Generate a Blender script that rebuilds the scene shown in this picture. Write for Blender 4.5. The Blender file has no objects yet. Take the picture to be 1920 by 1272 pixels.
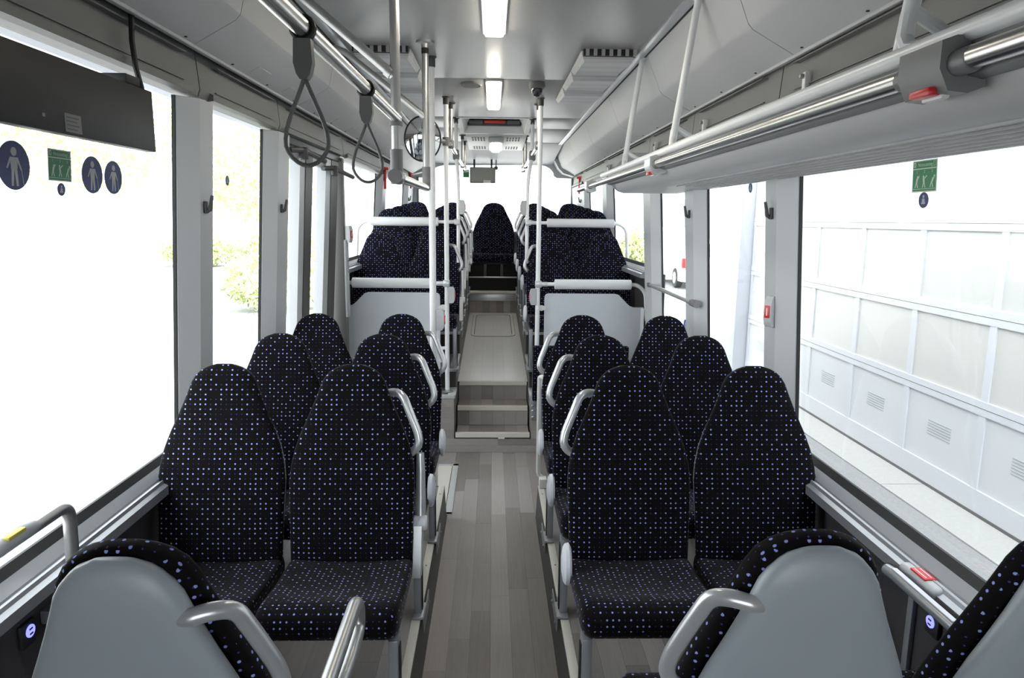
import bpy, bmesh, math, random
from mathutils import Vector, Matrix
random.seed(7)
sc = bpy.context.scene
COL = sc.collection

# ------------------------------------------------------------------ camera
FPX, CAMZ, ROLL = 1300.0, 1.78, 0.0105
_a = -36*math.cos(ROLL) - 225*math.sin(ROLL)
_b = 36*math.sin(ROLL) - 225*math.cos(ROLL)
TH = math.atan(-_b/FPX); PS = math.atan(-_a*math.cos(TH)/FPX)
FW = Vector((math.sin(PS)*math.cos(TH), math.cos(PS)*math.cos(TH), -math.sin(TH)))
R0 = Vector((math.cos(PS), -math.sin(PS), 0)); U0 = R0.cross(FW)
RT = R0*math.cos(ROLL) + U0*math.sin(ROLL); UP = U0*math.cos(ROLL) - R0*math.sin(ROLL)
cam_d = bpy.data.cameras.new('camera'); cam = bpy.data.objects.new('camera', cam_d); COL.objects.link(cam)
cam_d.sensor_fit = 'HORIZONTAL'; cam_d.sensor_width = 36.0; cam_d.lens = FPX/1920*36.0
cam_d.clip_start = 0.05; cam_d.clip_end = 400
cam.matrix_world = Matrix(((RT.x, UP.x, -FW.x, 0), (RT.y, UP.y, -FW.y, 0), (RT.z, UP.z, -FW.z, CAMZ), (0, 0, 0, 1)))
sc.camera = cam

# ------------------------------------------------------------------ world, sun, exposure
SKY_STRENGTH, SUN_STRENGTH, EXPOSURE = 1.2, 6.0, 2.25
w = bpy.data.worlds.new('sky'); sc.world = w; w.use_nodes = True
bg = w.node_tree.nodes['Background']; bg.inputs[0].default_value = (0.93, 0.965, 1.0, 1); bg.inputs[1].default_value = SKY_STRENGTH
sun_d = bpy.data.lights.new('sun', 'SUN'); sun_d.energy = SUN_STRENGTH; sun_d.angle = math.radians(1.0); sun_d.color = (1, 0.965, 0.9)
sun = bpy.data.objects.new('sun', sun_d); COL.objects.link(sun)
# the sun stands to the right, behind the depot building, which shades the bus
sun.rotation_euler = Vector((0.60, -0.10, 0.79)).to_track_quat('Z', 'Y').to_euler()
sc.view_settings.view_transform = 'Standard'; sc.view_settings.look = 'None'
sc.view_settings.exposure = EXPOSURE; sc.view_settings.gamma = 1.0; sc.view_settings.use_curve_mapping = False

# ------------------------------------------------------------------ materials
def new_mat(name):
    m = bpy.data.materials.new(name); m.use_nodes = True
    return m, m.node_tree.nodes, m.node_tree.links, m.node_tree.nodes['Principled BSDF']

def pmat(name, col, rough=0.5, metal=0.0, bump=0.0, scale=200.0, var=0.0, emit=0.0, sheen=0.0, spec=0.5, aniso=None):
    m, N, L, b = new_mat(name)
    b.inputs['Base Color'].default_value = (*col, 1); b.inputs['Roughness'].default_value = rough
    b.inputs['Metallic'].default_value = metal; b.inputs['Specular IOR Level'].default_value = spec
    if sheen:
        b.inputs['Sheen Weight'].default_value = sheen; b.inputs['Sheen Roughness'].default_value = 0.5
    if emit:
        b.inputs['Emission Color'].default_value = (*col, 1); b.inputs['Emission Strength'].default_value = emit
    if bump or var:
        tc = N.new('ShaderNodeTexCoord'); nz = N.new('ShaderNodeTexNoise'); nz.inputs['Scale'].default_value = scale
        nz.inputs['Detail'].default_value = 3
        L.new(tc.outputs['Object'], nz.inputs['Vector'])
        if aniso:
            mp = N.new('ShaderNodeMapping'); mp.inputs['Scale'].default_value = aniso
            L.new(tc.outputs['Object'], mp.inputs['Vector']); L.new(mp.outputs[0], nz.inputs['Vector'])
        if bump:
            bp = N.new('ShaderNodeBump'); bp.inputs['Strength'].default_value = bump; bp.inputs['Distance'].default_value = 0.002
            L.new(nz.outputs['Fac'], bp.inputs['Height']); L.new(bp.outputs['Normal'], b.inputs['Normal'])
        if var:
            mx = N.new('ShaderNodeMix'); mx.data_type = 'RGBA'
            mx.inputs[6].default_value = (*[c*(1-var) for c in col], 1); mx.inputs[7].default_value = (*[min(1, c*(1+var)) for c in col], 1)
            L.new(nz.outputs['Fac'], mx.inputs[0]); L.new(mx.outputs[2], b.inputs['Base Color'])
    return m

def fabric_mat():
    m, N, L, b = new_mat('dotted_velour')
    uv = N.new('ShaderNodeUVMap'); uv.uv_map = 'UVMap'
    def math_(op, a, bb=None, clamp=False):
        n = N.new('ShaderNodeMath'); n.operation = op; n.use_clamp = clamp
        for i, x in enumerate((a, bb)):
            if x is None: continue
            if isinstance(x, (int, float)): n.inputs[i].default_value = x
            else: L.new(x, n.inputs[i])
        return n.outputs[0]
    sep = N.new('ShaderNodeSeparateXYZ'); L.new(uv.outputs[0], sep.inputs[0])
    u = math_('DIVIDE', sep.outputs[0], 0.0180); v = math_('DIVIDE', sep.outputs[1], 0.0172)
    fu, fv = math_('FLOOR', u), math_('FLOOR', v)
    cu, cv = math_('SUBTRACT', math_('SUBTRACT', u, fu), 0.5), math_('SUBTRACT', math_('SUBTRACT', v, fv), 0.5)
    d = math_('SQRT', math_('ADD', math_('MULTIPLY', cu, cu), math_('MULTIPLY', cv, cv)))
    cb = N.new('ShaderNodeCombineXYZ'); L.new(fu, cb.inputs[0]); L.new(fv, cb.inputs[1])
    wn = N.new('ShaderNodeTexWhiteNoise'); wn.noise_dimensions = '2D'; L.new(cb.outputs[0], wn.inputs['Vector'])
    par = math_('PINGPONG', math_('ADD', fu, fv), 1.0)                 # checkerboard of big and small dots
    swap = math_('LESS_THAN', wn.outputs['Value'], 0.22)
    big = math_('ABSOLUTE', math_('SUBTRACT', par, swap))
    rad = math_('ADD', math_('MULTIPLY', big, 0.066), 0.118)
    rad = math_('MULTIPLY', rad, math_('GREATER_THAN', wn.outputs['Value'], 0.045))
    mask = math_('DIVIDE', math_('SUBTRACT', rad, d), 0.05, True)
    dc = N.new('ShaderNodeMix'); dc.data_type = 'RGBA'
    dc.inputs[6].default_value = (0.06, 0.038, 0.19, 1); dc.inputs[7].default_value = (0.30, 0.335, 0.76, 1); L.new(big, dc.inputs[0])
    mx = N.new('ShaderNodeMix'); mx.data_type = 'RGBA'
    mx.inputs[6].default_value = (0.0042, 0.0038, 0.0045, 1); L.new(dc.outputs[2], mx.inputs[7]); L.new(mask, mx.inputs[0])
    L.new(mx.outputs[2], b.inputs['Base Color'])
    b.inputs['Roughness'].default_value = 0.95; b.inputs['Specular IOR Level'].default_value = 0.1
    b.inputs['Sheen Weight'].default_value = 0.12; b.inputs['Sheen Roughness'].default_value = 0.4
    b.inputs['Sheen Tint'].default_value = (0.8, 0.75, 0.7, 1)
    nz = N.new('ShaderNodeTexNoise'); nz.inputs['Scale'].default_value = 900; tc = N.new('ShaderNodeTexCoord'); L.new(tc.outputs['Object'], nz.inputs['Vector'])
    bp = N.new('ShaderNodeBump'); bp.inputs['Strength'].default_value = 0.3; bp.inputs['Distance'].default_value = 0.001
    L.new(nz.outputs['Fac'], bp.inputs['Height']); L.new(bp.outputs['Normal'], b.inputs['Normal'])
    return m

def plank_mat(name, lo, hi, rough):
    m, N, L, b = new_mat(name)
    tc = N.new('ShaderNodeTexCoord'); oi = N.new('ShaderNodeObjectInfo')
    ad = N.new('ShaderNodeVectorMath'); ad.operation = 'MULTIPLY_ADD'
    cb = N.new('ShaderNodeCombineXYZ')
    for i in range(3): L.new(oi.outputs['Random'], cb.inputs[i])
    ad.inputs[1].default_value = (9, 9, 9); L.new(cb.outputs[0], ad.inputs[0]); L.new(tc.outputs['Object'], ad.inputs[2])
    mp = N.new('ShaderNodeMapping'); mp.inputs['Scale'].default_value = (4.0, 1.1, 3.0); L.new(ad.outputs[0], mp.inputs['Vector'])
    nz = N.new('ShaderNodeTexNoise'); nz.inputs['Scale'].default_value = 3.2; nz.inputs['Detail'].default_value = 8; nz.inputs['Roughness'].default_value = 0.65
    nz.inputs['Distortion'].default_value = 1.2
    L.new(mp.outputs[0], nz.inputs['Vector'])
    mr = N.new('ShaderNodeMath'); mr.operation = 'MULTIPLY_ADD'; mr.inputs[1].default_value = 0.48; L.new(nz.outputs['Fac'], mr.inputs[0])
    m2 = N.new('ShaderNodeMath'); m2.operation = 'MULTIPLY'; m2.inputs[1].default_value = 0.58; L.new(oi.outputs['Random'], m2.inputs[0])
    L.new(m2.outputs[0], mr.inputs[2])
    mx = N.new('ShaderNodeMix'); mx.data_type = 'RGBA'; mx.inputs[6].default_value = (*lo, 1); mx.inputs[7].default_value = (*hi, 1)
    L.new(mr.outputs[0], mx.inputs[0]); L.new(mx.outputs[2], b.inputs['Base Color'])
    b.inputs['Roughness'].default_value = rough
    bp = N.new('ShaderNodeBump'); bp.inputs['Strength'].default_value = 0.12; bp.inputs['Distance'].default_value = 0.001
    L.new(nz.outputs['Fac'], bp.inputs['Height']); L.new(bp.outputs['Normal'], b.inputs['Normal'])
    return m

def glass_mat(name, tint, gloss=1.0):
    m, N, L, b = new_mat(name); N.remove(b)
    out = N['Material Output']; tr = N.new('ShaderNodeBsdfTransparent'); tr.inputs[0].default_value = (*tint, 1)
    gl = N.new('ShaderNodeBsdfGlossy'); gl.inputs['Roughness'].default_value = 0.02; fr = N.new('ShaderNodeFresnel'); fr.inputs[0].default_value = 1.35
    ml = N.new('ShaderNodeMath'); ml.operation = 'MULTIPLY'; ml.inputs[1].default_value = gloss; L.new(fr.outputs[0], ml.inputs[0])
    mx = N.new('ShaderNodeMixShader'); L.new(ml.outputs[0], mx.inputs[0]); L.new(tr.outputs[0], mx.inputs[1]); L.new(gl.outputs[0], mx.inputs[2])
    L.new(mx.outputs[0], out.inputs[0])
    return m

def perforated_mat(name, col, pitch, dark):
    m, N, L, b = new_mat(name)
    tc = N.new('ShaderNodeTexCoord'); vo = N.new('ShaderNodeTexVoronoi'); vo.inputs['Randomness'].default_value = 0.0
    vo.inputs['Scale'].default_value = 1.0/pitch; L.new(tc.outputs['Object'], vo.inputs['Vector'])
    lt = N.new('ShaderNodeMath'); lt.operation = 'LESS_THAN'; lt.inputs[1].default_value = 0.3; L.new(vo.outputs['Distance'], lt.inputs[0])
    mx = N.new('ShaderNodeMix'); mx.data_type = 'RGBA'; mx.inputs[6].default_value = (*col, 1); mx.inputs[7].default_value = (*[c*dark for c in col], 1)
    L.new(lt.outputs[0], mx.inputs[0]); L.new(mx.outputs[2], b.inputs['Base Color']); b.inputs['Roughness'].default_value = 0.5
    return m

M = {}
M['fabric'] = fabric_mat()
M['shell'] = pmat('grey_moulded_plastic', (0.32, 0.355, 0.385), 0.42, bump=0.05, scale=600)
M['handle'] = pmat('silver_handle_plastic', (0.58, 0.585, 0.60), 0.28, metal=0.5)
M['cap'] = pmat('pale_cover_plastic', (0.62, 0.63, 0.68), 0.35)
M['leg'] = pmat('grey_painted_steel', (0.30, 0.31, 0.33), 0.35, metal=0.4)
M['pole'] = pmat('pale_powder_coated_pole', (0.82, 0.83, 0.84), 0.30)
M['silver'] = pmat('brushed_silver_tube', (0.50, 0.50, 0.495), 0.36, metal=0.85, bump=0.02, scale=60, aniso=(30, 30, 1))
M['chrome'] = pmat('polished_steel_rail', (0.60, 0.59, 0.57), 0.26, metal=1.0)
M['clamp'] = pmat('grey_clamp_plastic', (0.16, 0.16, 0.165), 0.4)
M['seal'] = pmat('dark_grey_door_seal', (0.055, 0.053, 0.05), 0.5)
M['black'] = pmat('black_rubber', (0.012, 0.012, 0.013), 0.6)
M['darkplastic'] = pmat('dark_plastic', (0.05, 0.05, 0.052), 0.45)
M['carpet'] = pmat('charcoal_wall_carpet', (0.040, 0.038, 0.041), 0.95, bump=0.5, scale=700, var=0.5)
M['blackcarpet'] = pmat('black_ribbed_carpet', (0.009, 0.009, 0.009), 0.95, bump=0.4, scale=500)
M['wall'] = pmat('light_grey_laminate', (0.46, 0.475, 0.49), 0.42, bump=0.02, scale=300)
M['header'] = pmat('mid_grey_panel', (0.145, 0.144, 0.14), 0.5, bump=0.03, scale=400)
M['duct'] = pmat('pale_grey_duct_panel', (0.46, 0.46, 0.465), 0.5, bump=0.04, scale=500)
M['ceiling'] = pmat('satin_ceiling_sheet', (0.34, 0.34, 0.335), 0.36, bump=0.06, scale=350)
M['alu'] = pmat('anodised_aluminium', (0.60, 0.61, 0.63), 0.32, metal=0.8)
M['sill'] = pmat('grey_sill_extrusion', (0.33, 0.34, 0.36), 0.33, metal=0.5)
M['white'] = pmat('white_plastic', (0.72, 0.72, 0.70), 0.4)
M['ledge'] = pmat('cream_edge_strip', (0.62, 0.60, 0.55), 0.45)
M['plank'] = plank_mat('grey_oak_vinyl', (0.120, 0.107, 0.103), (0.41, 0.382, 0.37), 0.38)
M['plank_glare'] = plank_mat('glare_pale_vinyl', (0.58, 0.575, 0.57), (0.70, 0.69, 0.685), 0.30)  # rear window glare on the glossy vinyl, put into the colour as paleness
M['dark_base'] = pmat('dark_subfloor', (0.04, 0.037, 0.035), 0.8)
M['panel'] = pmat('speckled_grey_panel', (0.60, 0.635, 0.68), 0.45, bump=0.18, scale=260, var=0.06)
M['pad'] = pmat('pale_foam_sleeve', (0.70, 0.71, 0.735), 0.5)
M['glass'] = glass_mat('window_glass', (0.95, 0.965, 0.96), 0.10)
M['mirror'] = pmat('convex_mirror', (0.9, 0.9, 0.9), 0.02, metal=1.0)
M['red'] = pmat('red_plastic', (0.62, 0.02, 0.02), 0.35)
M['orange_red'] = pmat('red_hatch_handle', (0.75, 0.05, 0.03), 0.4)
M['blue'] = pmat('blue_sticker', (0.035, 0.05, 0.16), 0.5)
M['bluebright'] = pmat('bright_blue_sticker', (0.10, 0.11, 0.55), 0.5)
M['figure'] = pmat('pale_sticker_print', (0.42, 0.43, 0.46), 0.5)
M['green'] = pmat('green_sign_film', (0.03, 0.21, 0.08), 0.45)
M['mint'] = pmat('pale_sign_print', (0.55, 0.66, 0.55), 0.5)
M['screen'] = pmat('dark_screen_casing', (0.010, 0.010, 0.0095), 0.5, bump=0.05, scale=400, spec=0.25)
M['monitor'] = pmat('grey_monitor_back', (0.24, 0.24, 0.22), 0.5)
M['paper'] = pmat('paper_label', (0.20, 0.20, 0.20), 0.7)
M['ink'] = pmat('label_ink', (0.10, 0.10, 0.10), 0.7)
M['lamp'] = pmat('lit_lamp_diffuser', (1.0, 0.93, 0.80), 0.4, emit=5.0)
M['usb'] = pmat('lit_blue_socket_ring', (0.16, 0.17, 1.0), 0.4, emit=0.55)
M['lens'] = pmat('dark_dome_glass', (0.03, 0.03, 0.035), 0.05)
M['perf'] = perforated_mat('perforated_vent_sheet', (0.52, 0.52, 0.525), 0.008, 0.62)
M['perfpole'] = perforated_mat('studded_grip_tube', (0.80, 0.80, 0.81), 0.009, 0.8)
M['tray'] = perforated_mat('ribbed_tray_sheet', (0.40, 0.40, 0.40), 0.012, 0.8)
M['yellow'] = pmat('yellow_button_film', (0.62, 0.52, 0.08), 0.5)
M['strap'] = pmat('grey_strap_loop', (0.11, 0.11, 0.11), 0.5)
M['bolt'] = pmat('bolt_steel', (0.45, 0.45, 0.45), 0.3, metal=1.0)
M['asphalt'] = pmat('worn_light_asphalt', (0.31, 0.31, 0.315), 0.9, bump=0.6, scale=40, var=0.18)
M['concrete'] = pmat('pale_concrete', (0.46, 0.455, 0.44), 0.85, bump=0.3, scale=30, var=0.06)
M['garage'] = pmat('white_door_frame', (0.70, 0.71, 0.75), 0.4)
M['garage_pane'] = pmat('cream_door_panel', (0.66, 0.655, 0.63), 0.35)
M['garage_low'] = pmat('white_door_panel', (0.70, 0.71, 0.735), 0.4)
M['stucco'] = pmat('white_stucco', (0.62, 0.64, 0.69), 0.85, bump=0.4, scale=60)
M['farwall'] = pmat('pale_far_facade', (0.70, 0.71, 0.735), 0.8, var=0.05, scale=2)
M['fargrey'] = pmat('grey_far_window', (0.20, 0.21, 0.22), 0.3)
M['leaf'] = pmat('overexposed_yellow_green_leaf', (0.50, 0.56, 0.28), 0.6, var=0.25, scale=6)  # paler than real leaves: overexposure is put into the colour
M['leaf2'] = pmat('mid_green_leaf', (0.16, 0.24, 0.05), 0.6, var=0.4, scale=6)
M['bark'] = pmat('overexposed_bark', (0.62, 0.60, 0.56), 0.9, bump=0.6, scale=30)  # near-white trunk colour stands in for overexposure
M['carpaint'] = pmat('white_car_paint', (0.75, 0.75, 0.75), 0.2)
M['carglass'] = pmat('dark_car_glass', (0.10, 0.11, 0.12), 0.1)
M['tyre'] = pmat('tyre_rubber', (0.03, 0.03, 0.03), 0.8)

# ------------------------------------------------------------------ mesh helpers
def fillet(pts, r, n=5):
    pts = [Vector(p) for p in pts]; out = [pts[0]]
    for i in range(1, len(pts)-1):
        a, b, c = pts[i-1], pts[i], pts[i+1]
        d1, d2 = (a-b), (c-b); rr = min(r, d1.length*0.49, d2.length*0.49)
        p, q = b + d1.normalized()*rr, b + d2.normalized()*rr
        for k in range(n+1):
            t = k/n; out.append((1-t)**2*p + 2*t*(1-t)*b + t*t*q)
    out.append(pts[-1]); return out

class MB:
    def __init__(s): s.v = []; s.f = []; s.uvframe = None
    def _add(s, vs, fs):
        o = len(s.v); s.v += [tuple(x) for x in vs]; s.f += [tuple(i+o for i in q) for q in fs]; return s
    def box(s, x0, x1, y0, y1, z0, z1, bev=0.0, seg=2):
        vs = [(x, y, z) for x in (x0, x1) for y in (y0, y1) for z in (z0, z1)]
        fs = [(0, 1, 3, 2), (4, 6, 7, 5), (0, 4, 5, 1), (2, 3, 7, 6), (0, 2, 6, 4), (1, 5, 7, 3)]
        if not bev: return s._add(vs, fs)
        bm = bmesh.new(); bv = [bm.verts.new(v) for v in vs]
        for q in fs: bm.faces.new([bv[i] for i in q])
        bev = min(bev, 0.45*min(abs(x1-x0), abs(y1-y0), abs(z1-z0)))
        bmesh.ops.bevel(bm, geom=list(bm.edges), offset=bev, segments=seg, affect='EDGES', profile=0.5)
        bm.verts.index_update(); r = s._add([v.co for v in bm.verts], [[v.index for v in f.verts] for f in bm.faces]); bm.free(); return r
    def prism(s, poly, axis, a0, a1):
        n = len(poly)
        def P(p, a): return {'x': (a, p[0], p[1]), 'y': (p[0], a, p[1]), 'z': (p[0], p[1], a)}[axis]
        vs = [P(p, a0) for p in poly] + [P(p, a1) for p in poly]
        fs = [tuple(range(n))[::-1], tuple(range(n, 2*n))] + [(i, (i+1) % n, n+(i+1) % n, n+i) for i in range(n)]
        return s._add(vs, fs)
    def loft(s, rings, cap=True):
        n = len(rings[0]); vs = [p for r in rings for p in r]; fs = []
        for k in range(len(rings)-1):
            for i in range(n):
                j = (i+1) % n; fs.append((k*n+i, k*n+j, (k+1)*n+j, (k+1)*n+i))
        if cap: fs += [tuple(range(n))[::-1], tuple(range((len(rings)-1)*n, len(rings)*n))]
        return s._add(vs, fs)
    def tube(s, path, r, n=10, cap=True, flat=1.0):
        path = [Vector(p) for p in path]; rings = []
        t0 = (path[1]-path[0]).normalized(); ref = Vector((0, 0, 1)) if abs(t0.z) < 0.9 else Vector((1, 0, 0))
        nn = t0.cross(ref).normalized()
        for i, p in enumerate(path):
            t = ((path[min(i+1, len(path)-1)]-path[max(i-1, 0)])).normalized()
            nn = (nn - t*nn.dot(t)).normalized(); bb = t.cross(nn)
            rr = r(i/(len(path)-1)) if callable(r) else r
            rings.append([p + nn*rr*math.cos(2*math.pi*k/n)*flat + bb*rr*math.sin(2*math.pi*k/n) for k in range(n)])
        return s.loft(rings, cap)
    def lathe(s, prof, c=(0, 0, 0), axis='z', n=20):
        rings = []
        for r, h in prof:
            rg = []
            for k in range(n):
                a = 2*math.pi*k/n; x, y = max(r, 1e-4)*math.cos(a), max(r, 1e-4)*math.sin(a)
                q = {'z': (x, y, h), 'y': (x, h, y), 'x': (h, x, y)}[axis]
                rg.append((c[0]+q[0], c[1]+q[1], c[2]+q[2]))
            rings.append(rg)
        return s.loft(rings)
    def xf(s, mat):
        s.v = [tuple(mat @ Vector(p)) for p in s.v]; return s

def mesh_of(name, mb, smooth=35):
    me = bpy.data.meshes.new(name); me.from_pydata(mb.v, [], mb.f)
    bm = bmesh.new(); bm.from_mesh(me); bmesh.ops.recalc_face_normals(bm, faces=list(bm.faces)); bm.to_mesh(me); bm.free()
    if getattr(mb, 'uvframe', None):          # box-projected cloth: every face takes the plane it lies closest to
        ex, ey, ez = mb.uvframe; ul = me.uv_layers.new(name='UVMap')
        for pl in me.polygons:
            n_ = pl.normal; c_ = [abs(n_.dot(a)) for a in (ex, ey, ez)]; k_ = c_.index(max(c_))
            ua, va = ((ey, ez), (ex, ez), (ex, ey))[k_]
            for li in pl.loop_indices:
                q = me.vertices[me.loops[li].vertex_index].co; ul.data[li].uv = (q.dot(ua)+0.009, q.dot(va))
    if smooth:
        me.polygons.foreach_set('use_smooth', [True]*len(me.polygons)); me.set_sharp_from_angle(angle=math.radians(smooth))
    me.update(); return me

def base_of(vs):
    xs, ys, zs = zip(*vs); return Vector(((min(xs)+max(xs))/2, (min(ys)+max(ys))/2, min(zs)))

def thing(name, label, cat, loc=(0, 0, 0), group=None, rotz=0.0):
    o = bpy.data.objects.new(name, None); COL.objects.link(o); o.location = loc; o.rotation_euler = (0, 0, rotz)
    o.empty_display_size = 0.05; o['label'] = label; o['category'] = cat
    if group: o['group'] = group
    return o

def struct(name, label=None):
    o = bpy.data.objects.new(name, None); COL.objects.link(o); o.empty_display_size = 0.05; o['kind'] = 'structure'
    if label: o['label'] = label
    return o

def wloc(o):
    v = Vector((0, 0, 0))
    while o: v = v + o.location; o = o.parent
    return v

def part(name, mb, mat, parent, world=True, label=None, smooth=35):
    """one mesh child; with world=True the vertices are given in bus coordinates"""
    L = Vector((0, 0, 0))
    if world:
        base = base_of(mb.v); L = base - wloc(parent); mb.v = [tuple(Vector(p)-base) for p in mb.v]
    o = bpy.data.objects.new(name, mesh_of(name, mb, smooth)); COL.objects.link(o); o.parent = parent; o.location = L
    o.data.materials.append(M[mat] if isinstance(mat, str) else mat)
    if label: o['label'] = label
    return o

def solo(name, mb, mat, label=None, cat=None, group=None, kind=None, smooth=35):
    base = base_of(mb.v); mb.v = [tuple(Vector(p)-base) for p in mb.v]
    o = bpy.data.objects.new(name, mesh_of(name, mb, smooth)); COL.objects.link(o); o.location = base
    o.data.materials.append(M[mat])
    if label: o['label'] = label
    if cat: o['category'] = cat
    if group: o['group'] = group
    if kind: o['kind'] = kind
    return o

def copy_tree(o, parent=None):
    c = o.copy(); COL.objects.link(c); c.parent = parent
    for ch in list(o.children): copy_tree(ch, c)
    return c

UNIT = {}
def piece(name, mat, parent, x0, x1, y0, y1, z0, z1, bev=0.0):
    """a box piece that shares one unit mesh with its likes (sized by object scale)"""
    key = (name, mat)
    if key not in UNIT:
        mb = MB().box(-.5, .5, -.5, .5, 0, 1, 0); me = mesh_of(name, mb, 0); me.materials.append(M[mat]); UNIT[key] = me
    o = bpy.data.objects.new(name, UNIT[key]); COL.objects.link(o); o.parent = parent
    o.location = Vector(((x0+x1)/2, (y0+y1)/2, z0)) - (wloc(parent) if parent else Vector()); o.scale = (x1-x0, y1-y0, z1-z0); return o

def text_mb(s, size, mat3):
    cu = bpy.data.curves.new('lettering', 'FONT'); cu.body = s; cu.size = size; cu.align_x = 'CENTER'; cu.align_y = 'CENTER'
    ob = bpy.data.objects.new('lettering', cu); COL.objects.link(ob)
    dg = bpy.context.evaluated_depsgraph_get(); me = bpy.data.meshes.new_from_object(ob.evaluated_get(dg))
    mb = MB(); mb._add([mat3 @ v.co for v in me.vertices], [tuple(p.vertices) for p in me.polygons])
    bpy.data.objects.remove(ob); bpy.data.meshes.remove(me); return mb

# ------------------------------------------------------------------ the bus shell
YF, YR = -1.7, 9.62              # front and rear ends of the saloon
CEIL = 2.65
def wx(z): return 1.2 - (z-0.92)*0.062      # window plane leans in towards the roof
SX = {'left': -1, 'right': 1}

# ---- low floor with vinyl planks
floor = struct('floor', 'grey wood-look vinyl floor of the low aisle')
part('subfloor', MB().box(-1.25, 1.25, YF, 5.16, -0.12, -0.004), 'dark_base', floor)
def plank_field(parent, x0, x1, y0, y1, z, pw, pl, mat='plank', th=0.004, seed=0, horiz=False):
    rnd = random.Random(seed); n = max(1, round((x1-x0)/pw)); wd = (x1-x0)/n
    for i in range(n):
        y = y0 - rnd.random()*pl*0.8
        while y < y1 - 0.01:
            e = y + pl*(0.85+0.3*rnd.random())
            a, b = max(y, y0), min(e, y1)
            if b-a > 0.02: piece('plank', mat, parent, x0+i*wd+0.0004, x0+(i+1)*wd-0.0004, a+0.0005, b-0.0005, z-th, z)
            y = e
plank_field(floor, -0.268, 0.268, 0.9, 5.145, 0.0, 0.0893, 0.9, seed=3)
plank_field(floor, -1.17, -0.385, 3.95, 5.145, 0.0, 0.0893, 0.9, seed=4)
plank_field(floor, -0.385, -0.268, 4.86, 5.145, 0.0, 0.0893, 0.9, seed=5)
plank_field(floor, 0.268, 1.17, 3.95, 5.145, 0.0, 0.0893, 0.9, seed=6)

# ---- podiums that carry the front seats
for sd, sx in SX.items():
    pod = struct('podium_'+sd, 'low seat podium along the %s side of the aisle' % sd)
    xa, xb = sorted((sx*0.282, sx*1.2))
    part('core', MB().box(xa, xb, YF, 3.94, -0.01, 0.193), 'dark_base', pod)
    part('kick_strip', MB().prism([(sx*0.268, 0.0), (sx*0.279, 0.185), (sx*0.279, 0.196), (sx*0.286, 0.196), (sx*0.286, 0.0)], 'y', 0.6, 3.95), 'darkplastic', pod)
    x0, x1 = sorted((sx*0.2795, sx*0.315))
    part('edge_strip', MB().box(x0, x1, 0.6, 3.955, 0.19, 0.203, 0.003), 'ledge', pod)
    for k in range(7):
        part('rivet', MB().lathe([(0.0, 0.2035), (0.004, 0.2035), (0.004, 0.2045), (0.0, 0.205)], (sx*0.298, 1.3+k*0.42, 0), 'z', 8), 'darkplastic', pod)
    x0, x1 = sorted((sx*0.315, sx*1.17))
    plank_field(pod, x0, x1, 0.9, 3.94, 0.2, 0.0893, 0.9, seed=11+sx)
    e0, e1 = sorted((sx*0.28, sx*1.17))
    part('end_face', MB().box(e0, e1, 3.94, 3.955, 0.0, 0.2), 'darkplastic', pod)

# ---- raised rear: steps, ledges, podiums, ramped aisle
steps = struct('trim_1', 'three wood-look steps up to the rear aisle with pale nosings')
SXL, SXR = -0.272, 0.288
def riser(parent, y, z0, z1, x0=SXL, x1=SXR, n=6):
    wdt = (x1-x0)/n
    for i in range(n): piece('riser_plank', 'plank', parent, x0+i*wdt+0.0005, x0+(i+1)*wdt-0.0005, y-0.004, y, z0, z1)
def tread(parent, y0, y1, z, n=6, mat='plank'):
    wdt = (SXR-SXL)/n
    for i in range(n): piece('tread_plank', mat, parent, SXL+i*wdt+0.0005, SXL+(i+1)*wdt-0.0005, y0, y1, z-0.004, z)
part('step_core', MB().box(SXL, SXR, 5.15, 5.40, -0.01, 0.146).box(SXL, SXR, 5.375, 5.62, -0.01, 0.296), 'dark_base', steps)
for r in range(2):
    z0, z1 = 0.001+r*0.055, 0.055+r*0.055
    piece('riser_plank', 'plank', steps, -0.36, 0.05, 5.140, 5.146, z0, z1) if r else piece('riser_plank', 'plank', steps, -0.36, 0.36, 5.140, 5.146, z0, z1)
    if r: piece('riser_plank', 'plank', steps, 0.051, 0.36, 5.140, 5.146, z0, z1)
tread(steps, 5.15, 5.372, 0.150); riser(steps, 5.374, 0.152, 0.285); tread(steps, 5.375, 5.605, 0.300); riser(steps, 5.606, 0.302, 0.44)
for y, z, xa, xb in ((5.143, 0.150, -0.278, 0.292), (5.372, 0.301, SXL, SXR-.003), (5.603, 0.452, SXL+.004, SXR)):
    part('nosing', MB().prism([(y-0.012, z+0.004), (y+0.03, z+0.004), (y+0.03, z), (y-0.004, z-0.001), (y-0.004, z-0.028), (y-0.012, z-0.028)], 'x', xa, xb), 'ledge', steps)
part('latch_tab', MB().box(0.05, 0.10, 5.128, 5.133, 0.112, 0.122), 'white', steps)

def aisle_z(y): return 0.452 + (y-5.61)*(0.625-0.452)/(8.6-5.61)
aisle = struct('rear_aisle_floor', 'ramped vinyl aisle floor with painted pale glare between the rear seats')
def slab(x0, x1, y0, y1, dz0, dz1):
    mb = MB(); mb._add([(x, y, aisle_z(y)+d) for x in (x0, x1) for y in (y0, y1) for d in (dz0, dz1)],
        [(0, 1, 3, 2), (4, 6, 7, 5), (0, 4, 5, 1), (2, 3, 7, 6), (0, 2, 6, 4), (1, 5, 7, 3)]); return mb
part('aisle_core', slab(-0.29, 0.305, 5.61, 8.6, -0.15, -0.004), 'dark_base', aisle)
wd = (0.300+0.285)/6
for i in range(6):
    part('plank', slab(-0.285+i*wd+0.0003, -0.285+(i+1)*wd-0.0003, 5.62, 8.598, -0.004, 0.0), 'plank_glare', aisle)
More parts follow.
